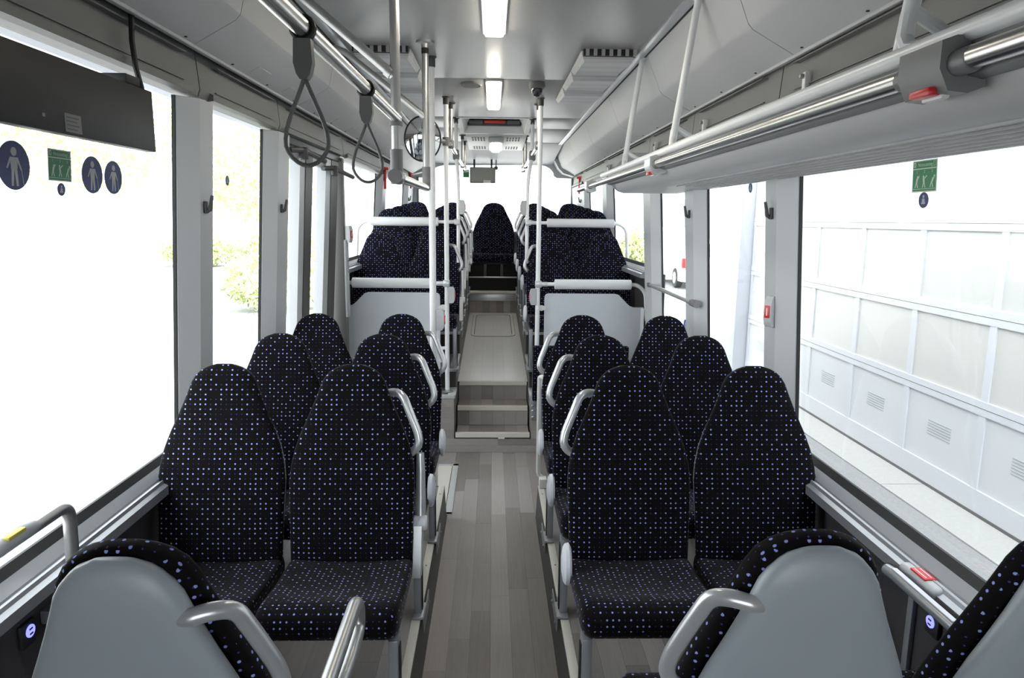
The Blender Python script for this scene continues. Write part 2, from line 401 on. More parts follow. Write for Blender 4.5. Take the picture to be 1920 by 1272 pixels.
# service hatch let into the aisle floor
def ring_slab(xa, xb, ya, yb, t, r, dz):
    def rr(x0, x1, y0, y1, rad):
        pts = []
        for cx, cy, a0 in ((x1-rad, y1-rad, 0), (x0+rad, y1-rad, 90), (x0+rad, y0+rad, 180), (x1-rad, y0+rad, 270)):
            for k in range(5):
                a = math.radians(a0+22.5*k); pts.append((cx+rad*math.cos(a), cy+rad*math.sin(a)))
        return pts
    o, i = rr(xa, xb, ya, yb, r), rr(xa+t, xb-t, ya+t, yb-t, max(r-t, 0.01)); mb = MB(); n = len(o)
    vs = [(x, y, aisle_z(y)+dz) for x, y in o] + [(x, y, aisle_z(y)+dz) for x, y in i] + [(x, y, aisle_z(y)-0.002) for x, y in o] + [(x, y, aisle_z(y)-0.002) for x, y in i]
    fs = []
    for k in range(n):
        j = (k+1) % n; fs += [(k, j, n+j, n+k), (k, 2*n+k, 2*n+j, j), (n+k, n+j, 3*n+j, 3*n+k)]
    return mb._add(vs, fs)
part('hatch_frame', ring_slab(-0.225, 0.245, 7.28, 8.5, 0.028, 0.09, 0.006), 'white', aisle)
part('hatch_joint', ring_slab(-0.231, 0.251, 7.27, 8.51, 0.007, 0.094, 0.002), 'clamp', aisle)
part('hatch_gap', ring_slab(-0.197, 0.217, 7.308, 8.472, 0.006, 0.062, 0.001), 'black', aisle)
for x, y in ((-0.18, 7.34), (0.20, 7.34), (-0.18, 8.44), (0.20, 8.44)):
    part('bolt', MB().lathe([(0.006, aisle_z(y)), (0.006, aisle_z(y)+0.003), (0, aisle_z(y)+0.004)], (x, y, 0), 'z', 8), 'bolt', aisle)

back = struct('trim_2', 'wood-look riser and black carpeted box in front of the rear bench')
part('riser_core', MB().box(-0.31, 0.33, 8.605, 8.75, 0.5, 0.86), 'dark_base', back)
riser(back, 8.603, aisle_z(8.6), 0.83, -0.29, 0.31, 7)
part('lower_profile', MB().box(-0.30, 0.32, 8.585, 8.605, 0.775, 0.862, 0.006), 'alu', back)
part('upper_profile', MB().prism([(8.575, 0.868), (8.70, 0.868), (8.70, 0.895), (8.60, 0.900), (8.575, 0.890)], 'x', -0.30, 0.32), 'ledge', back)
part('carpet_box', MB().box(-0.31, 0.33, 8.66, 9.5, 0.87, 1.06).box(-0.31, 0.33, 8.72, 9.05, 1.055, 1.215), 'blackcarpet', back)
part('chrome_strip', MB().box(-0.30, 0.32, 8.648, 8.662, 1.055, 1.075, 0.003), 'alu', back)

for sd, sx in SX.items():
    pod = struct('rear_podium_'+sd, 'stepped rear seat podium on the %s side' % sd)
    xi = 0.289 if sx < 0 else 0.302
    levels = [(5.15, 5.41, 0.445), (5.41, 6.02, 0.60), (6.02, 6.66, 0.80), (6.66, 7.32, 0.835), (7.32, 7.98, 0.87), (7.98, 8.64, 0.905), (8.64, 9.6, 0.94)]
    for y0, y1, z in levels:
        a, b = sorted((sx*xi, sx*1.2))
        part('block', MB().box(a, b, y0, y1, -0.01, z), 'plank' if y0 < 5.2 else 'dark_base', pod)
        a, b = sorted((sx*(xi-0.012), sx*(xi+0.05)))
        part('edge_strip', MB().box(a, b, y0, y1-0.002, z-0.02, z+0.008, 0.006), 'wall', pod)
        if y0 > 5.2: part('front_edge', MB().box(min(sx*(xi-0.012), sx*1.17), max(sx*(xi-0.012), sx*1.17), y0-0.012, y0+0.03, z-0.022, z+0.006, 0.006), 'wall', pod)
        if y0 > 5.2:
            n = 9; a, b = sorted((sx*(xi+0.05), sx*1.17)); ww = (b-a)/n
            for i in range(n): piece('plank', 'plank', pod, a+i*ww+.0005, a+(i+1)*ww-.0005, y0+0.032, y1-0.002, z, z+0.004)
    # aisle-side cladding under the edge strips
    for (y0, y1, z) in levels[1:]:
        a, b = sorted((sx*(xi-0.006), sx*(xi+0.001)))
        part('side_panel', MB().box(a, b, y0, y1-0.003, 0.30, z-0.02), 'header', pod)
    # horizontal planks on the front face beside the steps
    zz = 0.001
    for h in (0.09, 0.09, 0.09, 0.09, 0.07):
        a, b = sorted((sx*(xi+0.002), sx*1.17))
        mid = a + (b-a)*random.uniform(0.25, 0.75)
        piece('riser_plank', 'plank', pod, a, mid-0.0005, 5.141, 5.149, zz+0.0005, zz+h-0.0005); piece('riser_plank', 'plank', pod, mid, b, 5.141, 5.149, zz+0.0005, zz+h-0.0005); zz += h
    a, b = sorted((sx*(xi-0.008), sx*1.17))
    part('ledge_trim', MB().box(a, b, 5.132, 5.16, 0.425, 0.456, 0.008), 'wall', pod)

# ---- side walls
WIN = {'left': [(1.25, 2.585, 0.904), (2.79, 3.53, 0.904), (5.20, 6.86, 1.44), (7.16, 8.92, 1.44)],
       'right': [(1.25, 2.605, 0.904), (2.80, 3.73, 0.70), (3.98, 4.77, 0.70), (5.08, 6.62, 1.44), (6.94, 8.24, 1.44)]}
WTOP = 2.215
wnum = 0
for sd, sx in SX.items():
    wall = struct('wall_'+sd, '%s side wall of the bus with grey pillars and dark carpet' % sd)
    segs = [(YF, 3.80), (5.17, YR)] if sx < 0 else [(YF, YR)]
    def ext(poly, y0, y1): return MB().prism([(sx*p[0], p[1]) for p in poly], 'y', y0, y1)
    # carpeted dado and sills follow the window bottoms
    runs = [(YF, 3.80, 0.904), (5.17, YR, 1.44)] if sx < 0 else [(YF, 2.80, 0.904), (2.80, 5.06, 0.70), (5.06, YR, 1.44)]
    for y0, y1, zs in runs:
        part('dado', ext([(1.2, -0.3), (1.2, zs-0.05), (1.27, zs-0.05), (1.27, -0.3)], y0, y1), 'carpet', wall)
        g = wx(zs)
        part('window_sill', ext([(g-0.012, zs-0.005), (g-0.045, zs-0.028), (g-0.047, zs-0.034), (g-0.055, zs-0.036), (g-0.057, zs-0.030), (g-0.062, zs-0.030), (g-0.066, zs-0.040), (g-0.082, zs-0.046), (g-0.084, zs-0.075), (g-0.012, zs-0.082)], y0, y1), 'sill', wall)
        part('sill_gasket', ext([(g+0.011, zs-0.08), (g-0.012, zs-0.08), (g-0.014, zs-0.006), (g+0.003, zs+0.016), (g+0.011, zs+0.016)], y0, y1), 'black', wall)
    # header above the windows, panel by panel
    ends = [YF, -0.7] + ([2.69, 3.66, 5.17, 7.01, 9.0] if sx < 0 else [2.70, 3.855, 4.92, 6.78, 8.4]) + [YR]
    ends = sorted(set(ends))
    for a, b in zip(ends[:-1], ends[1:]):
        hp = part('header_panel', ext([(wx(2.2)+0.03, WTOP-0.004), (wx(2.2)-0.035, WTOP-0.004), (wx(2.2)-0.045, WTOP+0.022), (1.095, 2.47), (1.2, 2.47)], a+0.004, b-0.004), 'header', wall)
        if b-a > 0.6:
            part('header_lip', ext([(wx(2.2)-0.03, WTOP-0.008), (wx(2.2)-0.058, WTOP-0.004), (wx(2.2)-0.058, WTOP+0.018), (wx(2.2)-0.03, WTOP+0.03)], a+0.09, b-0.09), 'header', wall)
            for zz_, hh in ((2.245, 0.004), (2.335, 0.004)):
                xr = 1.2-(zz_-0.92)*0.062-0.0365
                part('header_rib', ext([(xr+0.02, zz_), (xr-0.010-(zz_-2.2)*0.05, zz_), (xr-0.010-(zz_-2.2)*0.05, zz_+hh), (xr+0.02, zz_+hh)], a+0.14, b-0.14), 'header', wall)
            if sx > 0 and b < 7:
                for yy in (b-0.25,):
                    lt = part('latch', MB().box(1.055, 1.085, yy-0.012, yy+0.012, 2.225, 2.285, 0.003), 'white', wall)
                    part('latch_knob', MB().lathe([(0.006, 1.042), (0.008, 1.045), (0.008, 1.055), (0, 1.056)], (0, yy, 2.27), 'x', 10), 'bolt', lt)
    # pillars between the windows
    pil = [(1.05, 1.25), (2.585, 2.79), (3.53, 3.80), (5.17, 5.20), (6.86, 7.16), (8.92, 9.60)] if sx < 0 else [(1.05, 1.25), (2.605, 2.80), (3.73, 3.98), (4.77, 5.08), (6.62, 6.94), (8.24, 9.60)]
    for a, b in pil:
        zb = 0.5
        def ring(z):
            g = wx(z); c = min(0.075, (b-a)*0.42); d = 0.055 if b-a > 0.1 else 0.03
            return [(sx*(g+0.010), a, z), (sx*(g-0.004), a, z), (sx*(g-d), a+c, z), (sx*(g-d), b-0.012, z), (sx*(g-d+0.02), b, z), (sx*(g+0.010), b, z)]
        zb = {True: 0.86}.get(b < 3.9, 0.6) if b-a > 0.1 else 0.2
        if a > 5.3: zb = 1.22
        part('pillar', MB().loft([ring(zb), ring(2.20)]), 'wall', wall, smooth=25)
        part('pillar_gasket', MB().loft([[(sx*(wx(z)+0.011), a-0.008, z), (sx*(wx(z)+0.000), a-0.006, z), (sx*(wx(z)+0.000), a+0.004, z), (sx*(wx(z)+0.011), a+0.004, z)] for z in (zb, 2.20)]), 'black', wall)
    for (y0, y1, zs) in WIN[sd]:
        wnum += 1
        w_ = struct('window_%d' % wnum, 'large side window pane on the %s' % sd)
        mb = MB()
        mb._add([(sx*(wx(z)+t), y, z) for z in (zs, WTOP+0.01) for y in (y0-0.01, y1+0.01) for t in (0.012, 0.018)],
                [(0, 1, 3, 2), (4, 6, 7, 5), (0, 4, 5, 1), (2, 3, 7, 6), (0, 2, 6, 4), (1, 5, 7, 3)])
        part('pane', mb, 'glass', w_, smooth=0)
    part('front_shade_wall', MB().box(min(sx*1.15, sx*1.24), max(sx*1.15, sx*1.24), YF, 1.15, 0.86, 2.25), 'header', wall)  # unseen solid wall added to cut side light and darken the front
    # outer skin that closes the wall above the windows
    part('outer_skin', MB().box(min(sx*1.17, sx*1.28), max(sx*1.17, sx*1.28), YF, YR, 2.24, 2.80), 'stucco', wall)

# ---- ceiling, ducts
ceil = struct('ceiling', 'satin grey ceiling with panel joints')
part('roof_skin', MB().box(-1.28, 1.28, YF, YR+0.1, 2.72, 2.80), 'stucco', ceil)
for a, b, xa, xb in ((YF, 1.75, -0.8, 0.8), (1.75, 4.58, -0.8, 0.8), (4.58, 6.25, -0.8, 0.8), (6.25, 6.98, -0.8, -0.305), (6.25, 6.98, 0.325, 0.8), (6.98, 9.30, -0.8, 0.8)):
    part('ceiling_panel', MB().box(xa, xb, a+0.002, b-0.002, CEIL, CEIL+0.02, 0.002), 'ceiling', ceil)
for sd, sx in SX.items():
    ys = [YF, 0.0, 1.3, 2.55, 3.85, 5.1, 6.4, 7.75, 9.28]
    k = 1.0 if sx > 0 else 0.975
    prof = [(0.812, 2.646), (0.835, 2.59), (0.888*k, 2.462), (0.905*k, 2.443), (1.062*k, 2.358), (1.072*k, 2.366), (1.10*k, 2.42), (1.0, 2.66), (0.84, 2.70)]
    for a, b in zip(ys[:-1], ys[1:]):
        part('duct_panel', MB().prism([(sx*p[0], p[1]) for p in prof], 'y', a+0.0025, b-0.0025), 'duct', ceil, smooth=20)
    part('duct_liner', MB().prism([(sx*(p[0]+0.006), p[1]+0.006) for p in prof], 'y', YF, 9.27), 'black', ceil)
    a, b = sorted((sx*0.752, sx*0.800)); part('edge_rail', MB().box(a, b, YF, 9.25, 2.636, 2.652, 0.003), 'alu', ceil)
    a, b = sorted((sx*0.800, sx*0.814)); part('edge_groove', MB().box(a, b, YF, 9.27, 2.640, 2.66), 'black', ceil)
    # screws along the lower duct edge
    for i in range(16):
        y = 1.2 + i*0.42; part('screw', MB().lathe([(0.005, 0), (0.005, -0.003), (0, -0.004)], (sx*1.045*k, y, 2.366), 'z', 8), 'black', ceil)
    a, b = sorted((sx*1.055*k, sx*1.075*k)); part('duct_lip', MB().box(a, b, YF, 9.27, 2.350, 2.362, 0.003), 'duct', ceil)
    if sx < 0:
        for y in (3.05, 3.5, 4.55, 5.0):
            part('duct_flap', MB().prism([(sx*0.97, 2.395), (sx*1.02, 2.369), (sx*1.02, 2.366), (sx*0.97, 2.392)], 'y', y, y+0.16), 'duct', ceil)

# ---- rear wall with arched window
rear = struct('wall_rear', 'rear wall of the bus around the back window')
hole = [(-1.0, 1.62), (1.06, 1.62), (1.06, 2.33), (0.86, 2.335)]
for i in range(7):
    a = math.radians(90*i/6); hole.append((0.60+0.22*math.cos(a), 2.36+0.145*math.sin(a)))
for i in range(7):
    a = math.radians(90+90*i/6); hole.append((-0.62+0.22*math.cos(a), 2.36+0.125*math.sin(a)))
hole += [(-0.84, 2.32), (-1.0, 2.32)]
outer = []
for x, z in hole:    # project hole outline out to the wall rectangle
    outer.append((max(-1.22, min(1.22, x*1.6)), 0.4 if z < 1.7 else (2.30 if abs(x) > 1.0 and z < 2.31 else 2.70)))
outer[0] = (-1.22, 0.4); outer[1] = (1.22, 0.4); outer[2] = (1.22, 2.5); outer[3] = (1.22, 2.7); outer[-1] = (-1.22, 2.5); outer[-2] = (-1.22, 2.7)
mb = MB(); n = len(hole)
vs = [(x, 9.56, z) for x, z in hole] + [(x, 9.56, z) for x, z in outer] + [(x, 9.66, z) for x, z in hole] + [(x, 9.66, z) for x, z in outer]
fs = []
for i in range(n):
    j = (i+1) % n; fs += [(i, j, n+j, n+i), (2*n+i, 3*n+i, 3*n+j, 2*n+j), (i, 2*n+i, 2*n+j, j)]
part('surround', mb._add(vs, fs), 'wall', rear, smooth=20)
part('cove', MB().prism([(8.22, 2.648), (8.30, 2.630), (8.6, 2.605), (9.0, 2.575), (9.4, 2.535), (9.555, 2.508), (9.565, 2.50), (9.60, 2.72), (8.22, 2.70)], 'x', -0.80, 0.80), 'duct', rear, smooth=60)
for sx in (-1, 1):
    part('corner_cheek', MB().prism([(sx*0.80, 2.66), (sx*0.79, 2.56), (sx*0.86, 2.44), (sx*0.92, 2.38), (sx*1.10, 2.33), (sx*1.2, 2.33), (sx*1.2, 2.7)], 'y', 9.285, 9.57), 'duct', rear)
part('rear_shelf', MB().box(-1.2, 1.2, 9.30, 9.56, 1.5, 1.62, 0.01), 'darkplastic', rear)
wr = struct('window_%d' % (wnum+1), 'wide rear window pane')
part('pane', MB().box(-1.1, 1.15, 9.62, 9.626, 1.55, 2.55), 'glass', wr, smooth=0)
for sx in (-1, 1):
    part('frame_post', MB().box(min(sx*1.03, sx*1.055)+0.03, max(sx*1.03, sx*1.055)+0.03, 9.55, 9.60, 1.6, 2.33), 'clamp', wr)
# ---- front end behind the camera: bulkhead and windscreen
fr = struct('wall_front', 'front bulkhead below the windscreen behind the camera')
part('bulkhead', MB().box(-1.25, 1.25, YF-0.08, YF, -0.3, 0.75), 'header', fr)
part('windscreen_header', MB().box(-1.25, 1.25, YF-0.08, YF, 2.05, 2.8), 'header', fr)
part('front_shade_box', MB().box(-1.15, 1.15, YF, -0.9, 1.98, 2.64, 0.03), 'header', fr)  # unseen box, added to keep light off the front ceiling
wf = struct('window_%d' % (wnum+2), 'windscreen behind the camera')
part('pane', MB().box(-1.2, 1.2, YF-0.05, YF-0.044, 0.75, 2.05), 'glass', wf, smooth=0)

# ---- door on the left
door = struct('door_1', 'double-leaf glazed bus door on the left')
def door_post(y0, y1, mat, d0=-0.02, d1=0.03, z0=0.0, z1=2.16):
    return MB().loft([[(-(wx(z)+d1), y0, z), (-(wx(z)+d0), y0, z), (-(wx(z)+d0), y1, z), (-(wx(z)+d1), y1, z)] for z in (z0, z1)])
for y0, ys, yd, y1 in ((3.81, 4.09, 4.20, 4.36), (4.37, 4.71, 4.85, 5.05)):
    leaf = part('door_leaf', door_post(y0, y0+0.012, 'wall', -0.004, 0.012), 'black', door)
    part('stile', door_post(ys, yd, 'wall', -0.030), 'wall', leaf)
    part('stile_seal', door_post(yd, y1, 'wall', -0.034), 'seal', leaf)
    part('pane', MB()._add([(-(wx(z)+t), y, z) for z in (0.08, 2.12) for y in (y0+0.01, ys+0.01) for t in (0.006, 0.012)],
        [(0, 1, 3, 2), (4, 6, 7, 5), (0, 4, 5, 1), (2, 3, 7, 6), (0, 2, 6, 4), (1, 5, 7, 3)]), 'glass', leaf, smooth=0)
    part('top_rail', MB().box(-1.15, -1.11, y0, y1, 2.10, 2.16, 0.006), 'wall', leaf)
    part('bottom_rail', MB().box(-1.27, -1.20, y0, y1, -0.02, 0.10, 0.006), 'black', leaf)
part('door_header', MB().box(-1.17, -1.10, 3.80, 5.17, 2.17, 2.36, 0.01), 'darkplastic', door)
for y0, y1, z in ((3.86, 4.35, 2.115), (4.60, 5.20, 2.07)):
    arm = part('door_arm', MB().tube([(-1.09, y0, z+0.02), (-1.05, y0+0.12, z+0.03), (-1.02, y1, z)], 0.016, 10), 'darkplastic', door)
    part('arm_joint', MB().lathe([(0.02, z-0.02), (0.026, z-0.015), (0.026, z+0.04), (0.02, z+0.045)], (-1.05, y0+0.13, 0), 'z', 12), 'darkplastic', arm)
part('door_jamb', MB().box(-1.19, -1.08, 5.13, 5.20, 0.46, 2.20, 0.008), 'header', door)
part('jamb_cover', MB().box(-1.085, -1.06, 5.125, 5.185, 1.05, 1.62, 0.008), 'wall', door)

# ------------------------------------------------------------------ seats
PROF_HW = [(0.0, 0.2125), (0.04, 0.2125), (0.26, 0.2160), (0.42, 0.2200), (0.503, 0.2145), (0.584, 0.2020), (0.665, 0.1820), (0.745, 0.1570), (0.826, 0.1330),
           (0.907, 0.1130), (0.947, 0.0960), (0.975, 0.0740), (0.990, 0.0500), (1.0, 0.0260)]
def hw(t):
    for (a, x), (b, y) in zip(PROF_HW[:-1], PROF_HW[1:]):
        if t <= b: return x + (y-x)*(t-a)/(b-a)
    return PROF_HW[-1][1]
B0, BT = Vector((0, 0.405, 0.365)), Vector((0, 0.545, 1.062))     # foot and top of the back's centre line
TV = (BT-B0).normalized(); BL = (BT-B0).length; NV = Vector((0, -TV.z, TV.y))
def super_ring(c, h, th, n, expo, flip=0.0):
    pts = []
    for k in range(n):
        a = 2*math.pi*(k+0.5)/n - math.pi/2          # starts at the front middle
        ca, sa = math.cos(a), math.sin(a)
        x = h*math.copysign(abs(ca)**(2/expo), ca); y = -th*math.copysign(abs(sa)**(2/expo), sa)
        pts.append((x, y))
    return pts
def backrest_mb():
    mb = MB(); mb.uvframe = (Vector((1, 0, 0)), NV, TV); n = 36; rings = []
    for t in (0.0, 0.02, 0.06, 0.14, 0.24, 0.34, 0.42, 0.5, 0.58, 0.66, 0.74, 0.8, 0.86, 0.91, 0.945, 0.97, 0.985, 0.995, 1.0):
        th = 0.029 * (1 if t < 0.93 else max(0.35, math.sqrt(max(0, 1-((t-0.93)/0.075)**2))))*(1 if t > 0.03 else 0.7)
        c = B0 + TV*(BL*t) + NV*(0.010*math.sin(math.pi*min(1, t*1.6)))
        rings.append([c + Vector((x, 0, 0)) + NV*y for x, y in super_ring(c, hw(t), th, n, 3.6)])
    return mb.loft(rings)
def shell_mb():
    mb = MB(); rings = []; n = 28
    for t in (-0.10, -0.02, 0.1, 0.25, 0.42, 0.5, 0.58, 0.66, 0.74, 0.8, 0.86, 0.9, 0.93, 0.955, 0.97, 0.982, 0.990):
        h = max(0.03, hw(min(1, t*1.006))-0.013)
        if t < 0: h = 0.19
        th = 0.030*(1 if t < 0.88 else max(0.12, math.sqrt(max(0, 1-((t-0.88)/0.112)**2))))
        c = B0 + TV*(BL*t) - NV*(0.030+0.018*math.sin(math.pi*max(0, min(1, t))))
        rings.append([c + Vector((x, 0, 0)) + NV*y for x, y in super_ring(c, h, th, n, 2.6)])
    return mb.loft(rings)
def cushion_mb():
    prof = [(0.455, 0.318), (0.462, 0.352), (0.452, 0.385), (0.40, 0.398), (0.32, 0.398), (0.22, 0.403), (0.12, 0.420), (0.06, 0.430), (0.022, 0.428), (-0.004, 0.412),
            (-0.014, 0.385), (-0.010, 0.355), (0.012, 0.332), (0.05, 0.320), (0.2, 0.312), (0.35, 0.312)]
    cy, cz = 0.225, 0.37; xs = [-1, -0.985, -0.95, -0.88, -0.72, -0.4, 0, 0.4, 0.72, 0.88, 0.95, 0.985, 1]
    arcs = [0]
    for a, b in zip(prof[:-1], prof[1:]): arcs.append(arcs[-1]+math.dist(a, b))
    mb = MB(); mb.uvframe = (Vector((1, 0, 0)), Vector((0, 1, 0)), Vector((0, 0, 1))); rings = []
    for s_ in xs:
        k = max(0, (abs(s_)-0.86)/0.14); sh = 1-0.22*(1-math.sqrt(max(0, 1-k*k))); shz = 1-0.62*(1-math.sqrt(max(0, 1-k*k)))
        dish = 0.010*(1-s_*s_)
        ring = []
        for (y, z), a in zip(prof, arcs):
            zz = cz+(z-cz)*shz - (dish if z > 0.39 and y > 0.08 else 0)
            ring.append((s_*0.215, cy+(y-cy)*sh, zz))
        rings.append(ring)
    return mb.loft(rings)
def back_pt(x, t, n): return B0 + TV*(BL*t) + NV*n + Vector((x, 0, 0))
def handle_mb(s):
    pts = [back_pt(s*0.080, 0.835, -0.046), back_pt(s*0.105, 0.850, -0.052), back_pt(s*0.140, 0.860, -0.042), back_pt(s*0.172, 0.840, -0.022), back_pt(s*0.200, 0.745, -0.018), back_pt(s*0.2265, 0.655, -0.018), back_pt(s*0.232, 0.600, -0.020), back_pt(s*0.212, 0.560, -0.026), back_pt(s*0.180, 0.545, -0.032)]
    return MB().tube(fillet(pts, 0.035, 5), lambda q: 0.0150 if q > 0.12 else 0.009+0.05*q, 12)
def cap_mb(s):
    rings = []
    for k, (f, d) in enumerate(((0.80, 0.0), (1.0, 0.008), (0.97, 0.020), (0.8, 0.028), (0.4, 0.033))):
        rings.append([(s*(0.214+d), 0.335+0.050*f*math.cos(a), 0.405+0.068*f*math.sin(a)+0.018*math.cos(a)*f) for a in [2*math.pi*i/16 for i in range(16)]])
    return MB().loft(rings)
def leg_mb(s): return MB().box(min(s*0.182, s*0.212), max(s*0.182, s*0.212), 0.015, 0.078, 0.012, 0.325, 0.004)
def legstrip_mb(s): return MB().box(min(s*0.2125, s*0.2165), max(s*0.2125, s*0.2165), 0.030, 0.060, 0.02, 0.30, 0.001)
def foot_mb(s):
    a, b = sorted((s*0.178, s*0.2235)); c, d = sorted((s*0.2215, s*0.2265))
    return MB().box(a, b, -0.012, 0.10, 0.0, 0.014, 0.004).box(c, d, -0.012, 0.205, -0.055, 0.012, 0.002)
def bolt_mb(s, y): return MB().lathe([(0.008, s*0.2255), (0.009, s*0.2285), (0.006, s*0.2325), (0, s*0.233)], (0, y, -0.03), 'x', 10)
def frame_mb(): return MB().box(-0.19, 0.19, -0.02, 0.02, 0.287, 0.318, 0.006)

ME = {k: mesh_of(k, f, 40) for k, f in dict(backrest=backrest_mb(), back_shell=shell_mb(), seat_cushion=cushion_mb(), frame_rail=frame_mb()).items()}
for s in (-1, 1):
    ME['grab_handle', s] = mesh_of('grab_handle', handle_mb(s)); ME['side_cover', s] = mesh_of('side_cover', cap_mb(s)); ME['leg', s] = mesh_of('leg', leg_mb(s))
    ME['leg_groove', s] = mesh_of('leg_groove', legstrip_mb(s)); ME['foot_bracket', s] = mesh_of('foot_bracket', foot_mb(s)); ME['bolt', s, 0] = mesh_of('bolt', bolt_mb(s, 0.02)); ME['bolt', s, 1] = mesh_of('bolt', bolt_mb(s, 0.175))
    ME['hinge_cover', s] = mesh_of('hinge_cover', MB().box(min(s*0.10, s*0.135), max(s*0.10, s*0.135), 0.475, 0.53, 0.90, 0.925, 0.008))
MEMAT = dict(backrest='fabric', seat_cushion='fabric', back_shell='shell', frame_rail='darkplastic', grab_handle='handle', side_cover='cap', leg='leg', leg_groove='black', foot_bracket='leg', bolt='bolt')
for k, me in ME.items():
    nm = k if isinstance(k, str) else k[0]
    if not me.materials: me.materials.append(M[MEMAT.get(nm, 'darkplastic')])
def child(name, me, parent):
    o = bpy.data.objects.new(name, me); COL.objects.link(o); o.parent = parent; return o

def seat_proto(kind):
    """kind: 0 window seat, +1 / -1 aisle seat with the aisle at local +x / -x"""
    t = thing('passenger_seat', 'x', 'seat')
    for nm in ('backrest', 'back_shell', 'seat_cushion'): child(nm, ME[nm], t)
    for yy in (0.13, 0.36): child('frame_rail', ME['frame_rail'], t).location = (0, yy, 0)
    if kind:
        child('grab_handle', ME['grab_handle', kind], t); child('side_cover', ME['side_cover', kind], t)
        lg = child('leg', ME['leg', kind], t); child('leg_groove', ME['leg_groove', kind], lg)
        ft = child('foot_bracket', ME['foot_bracket', kind], t)
        for i in (0, 1): child('bolt', ME['bolt', kind, i], ft)
    return t
PROTO = {k: seat_proto(k) for k in (0, 1, -1)}; USED = set()
def place_seat(kind, x, y, z, label, group, rot=0.0, drop=()):
    if kind in USED: t = copy_tree(PROTO[kind])
    else: t = PROTO[kind]; USED.add(kind)
    t.location = (x, y, z); t.rotation_euler = (0, 0, rot); t['label'] = label; t['group'] = group
    return t

XA, XW = 0.490, 0.945
ORD = ['first', 'second', 'third', 'fourth', 'fifth']
FRONT = {}
for r in range(3):
    y = 1.885 + 0.66*r
    where = ['nearest row facing the camera', 'middle of the three low rows', 'low row just before the doorway'][r]
    for sd, sx in SX.items():
        FRONT[sd, r, 'a'] = place_seat(-sx, sx*XA, y, 0.204, 'black blue-dotted seat by the aisle, %s, %s side' % (where, sd), 'seats of the low front section')
        FRONT[sd, r, 'w'] = place_seat(0, sx*XW, y, 0.204, 'black blue-dotted seat by the window, %s, %s side' % (where, sd), 'seats of the low front section')
# folded-up armrest on the nearest left aisle seat
fa = FRONT['left', 0, 'a']
for ch in list(fa.children):
    if ch.name.startswith('side_cover'): bpy.data.objects.remove(ch)
arm = part('armrest', MB().tube([(0.236, 0.470, 0.505), (0.236, 0.485, 0.58), (0.236, 0.497, 0.68), (0.234, 0.508, 0.745)], lambda t: 0.020-0.006*t, 12, flat=1.0), 'handle', fa, world=False, label='armrest folded up against the backrest')
part('pivot', MB().lathe([(0.026, 0.214), (0.028, 0.219), (0.028, 0.255), (0.024, 0.260)], (0, 0.46, 0.50), 'x', 16), 'cap', arm, world=False)
part('arm_bracket', MB().prism([(0.49, 0.50), (0.43, 0.50), (0.40, 0.40), (0.36, 0.34), (0.42, 0.32), (0.47, 0.38)], 'x', 0.216, 0.244), 'handle', fa, world=False)

# the three seats turned towards the rear, seen from behind
nz_ = 0.206
place_seat(1, 0.545, 1.075+0.545, nz_, 'grey-backed seat in the foreground right of the aisle, seen from behind', 'seats facing the rear', math.pi)
place_seat(0, 1.005, 1.075+0.545, nz_, 'seat at the bottom right corner beside the window, seen from behind', 'seats facing the rear', math.pi)
ns = place_seat(-1, -0.585, 1.045+0.545, nz_, 'grey-backed seat in the foreground left of the aisle, seen from behind', 'seats facing the rear', math.pi)
part('armrest', MB().tube(fillet([(-0.235, 0.50, 0.62), (-0.262, 0.42, 0.66), (-0.262, 0.03, 0.665), (-0.262, 0.02, 0.58), (-0.262, 0.16, 0.57), (-0.24, 0.40, 0.56)], 0.045, 6), 0.0165, 14), 'silver', ns, world=False, label='bright tubular armrest loop')

# rear rows, on the stepped podium
for r in range(5):
    y = 5.36 + 0.66*r; z = [0.604, 0.804, 0.839, 0.874, 0.909][r]
    for sd, sx in SX.items():
        xs = 0.012 if sx > 0 else 0.0
        wh = '%s raised row behind the %s partition' % (ORD[r], sd)
        place_seat(-sx, sx*XA+xs, y, z, 'dotted seat by the aisle, '+wh, 'seats of the raised rear section')
        place_seat(0, sx*XW, y, z, 'dotted seat by the window, '+wh, 'seats of the raised rear section')
for i, x in enumerate((-0.97, -0.52, 0.012, 0.545, 0.99)):
    lab = ['leftmost seat of the rear bench by the window', 'rear bench seat just left of the centre seat', 'centre seat at the end of the aisle under the rear window', 'rear bench seat just right of the centre seat', 'rightmost seat of the rear bench by the window'][i]
    t = place_seat(0, x, 8.66, 0.925, 'dotted '+lab, 'seats of the rear bench')
    if i == 2:
        t.scale = (1.22, 1, 1)
        part('seat_foot', MB().box(-0.10, -0.07, 0.0, 0.04, 0.135, 0.30, 0.004).box(0.07, 0.10, 0.0, 0.04, 0.135, 0.30, 0.004), 'darkplastic', t, world=False)

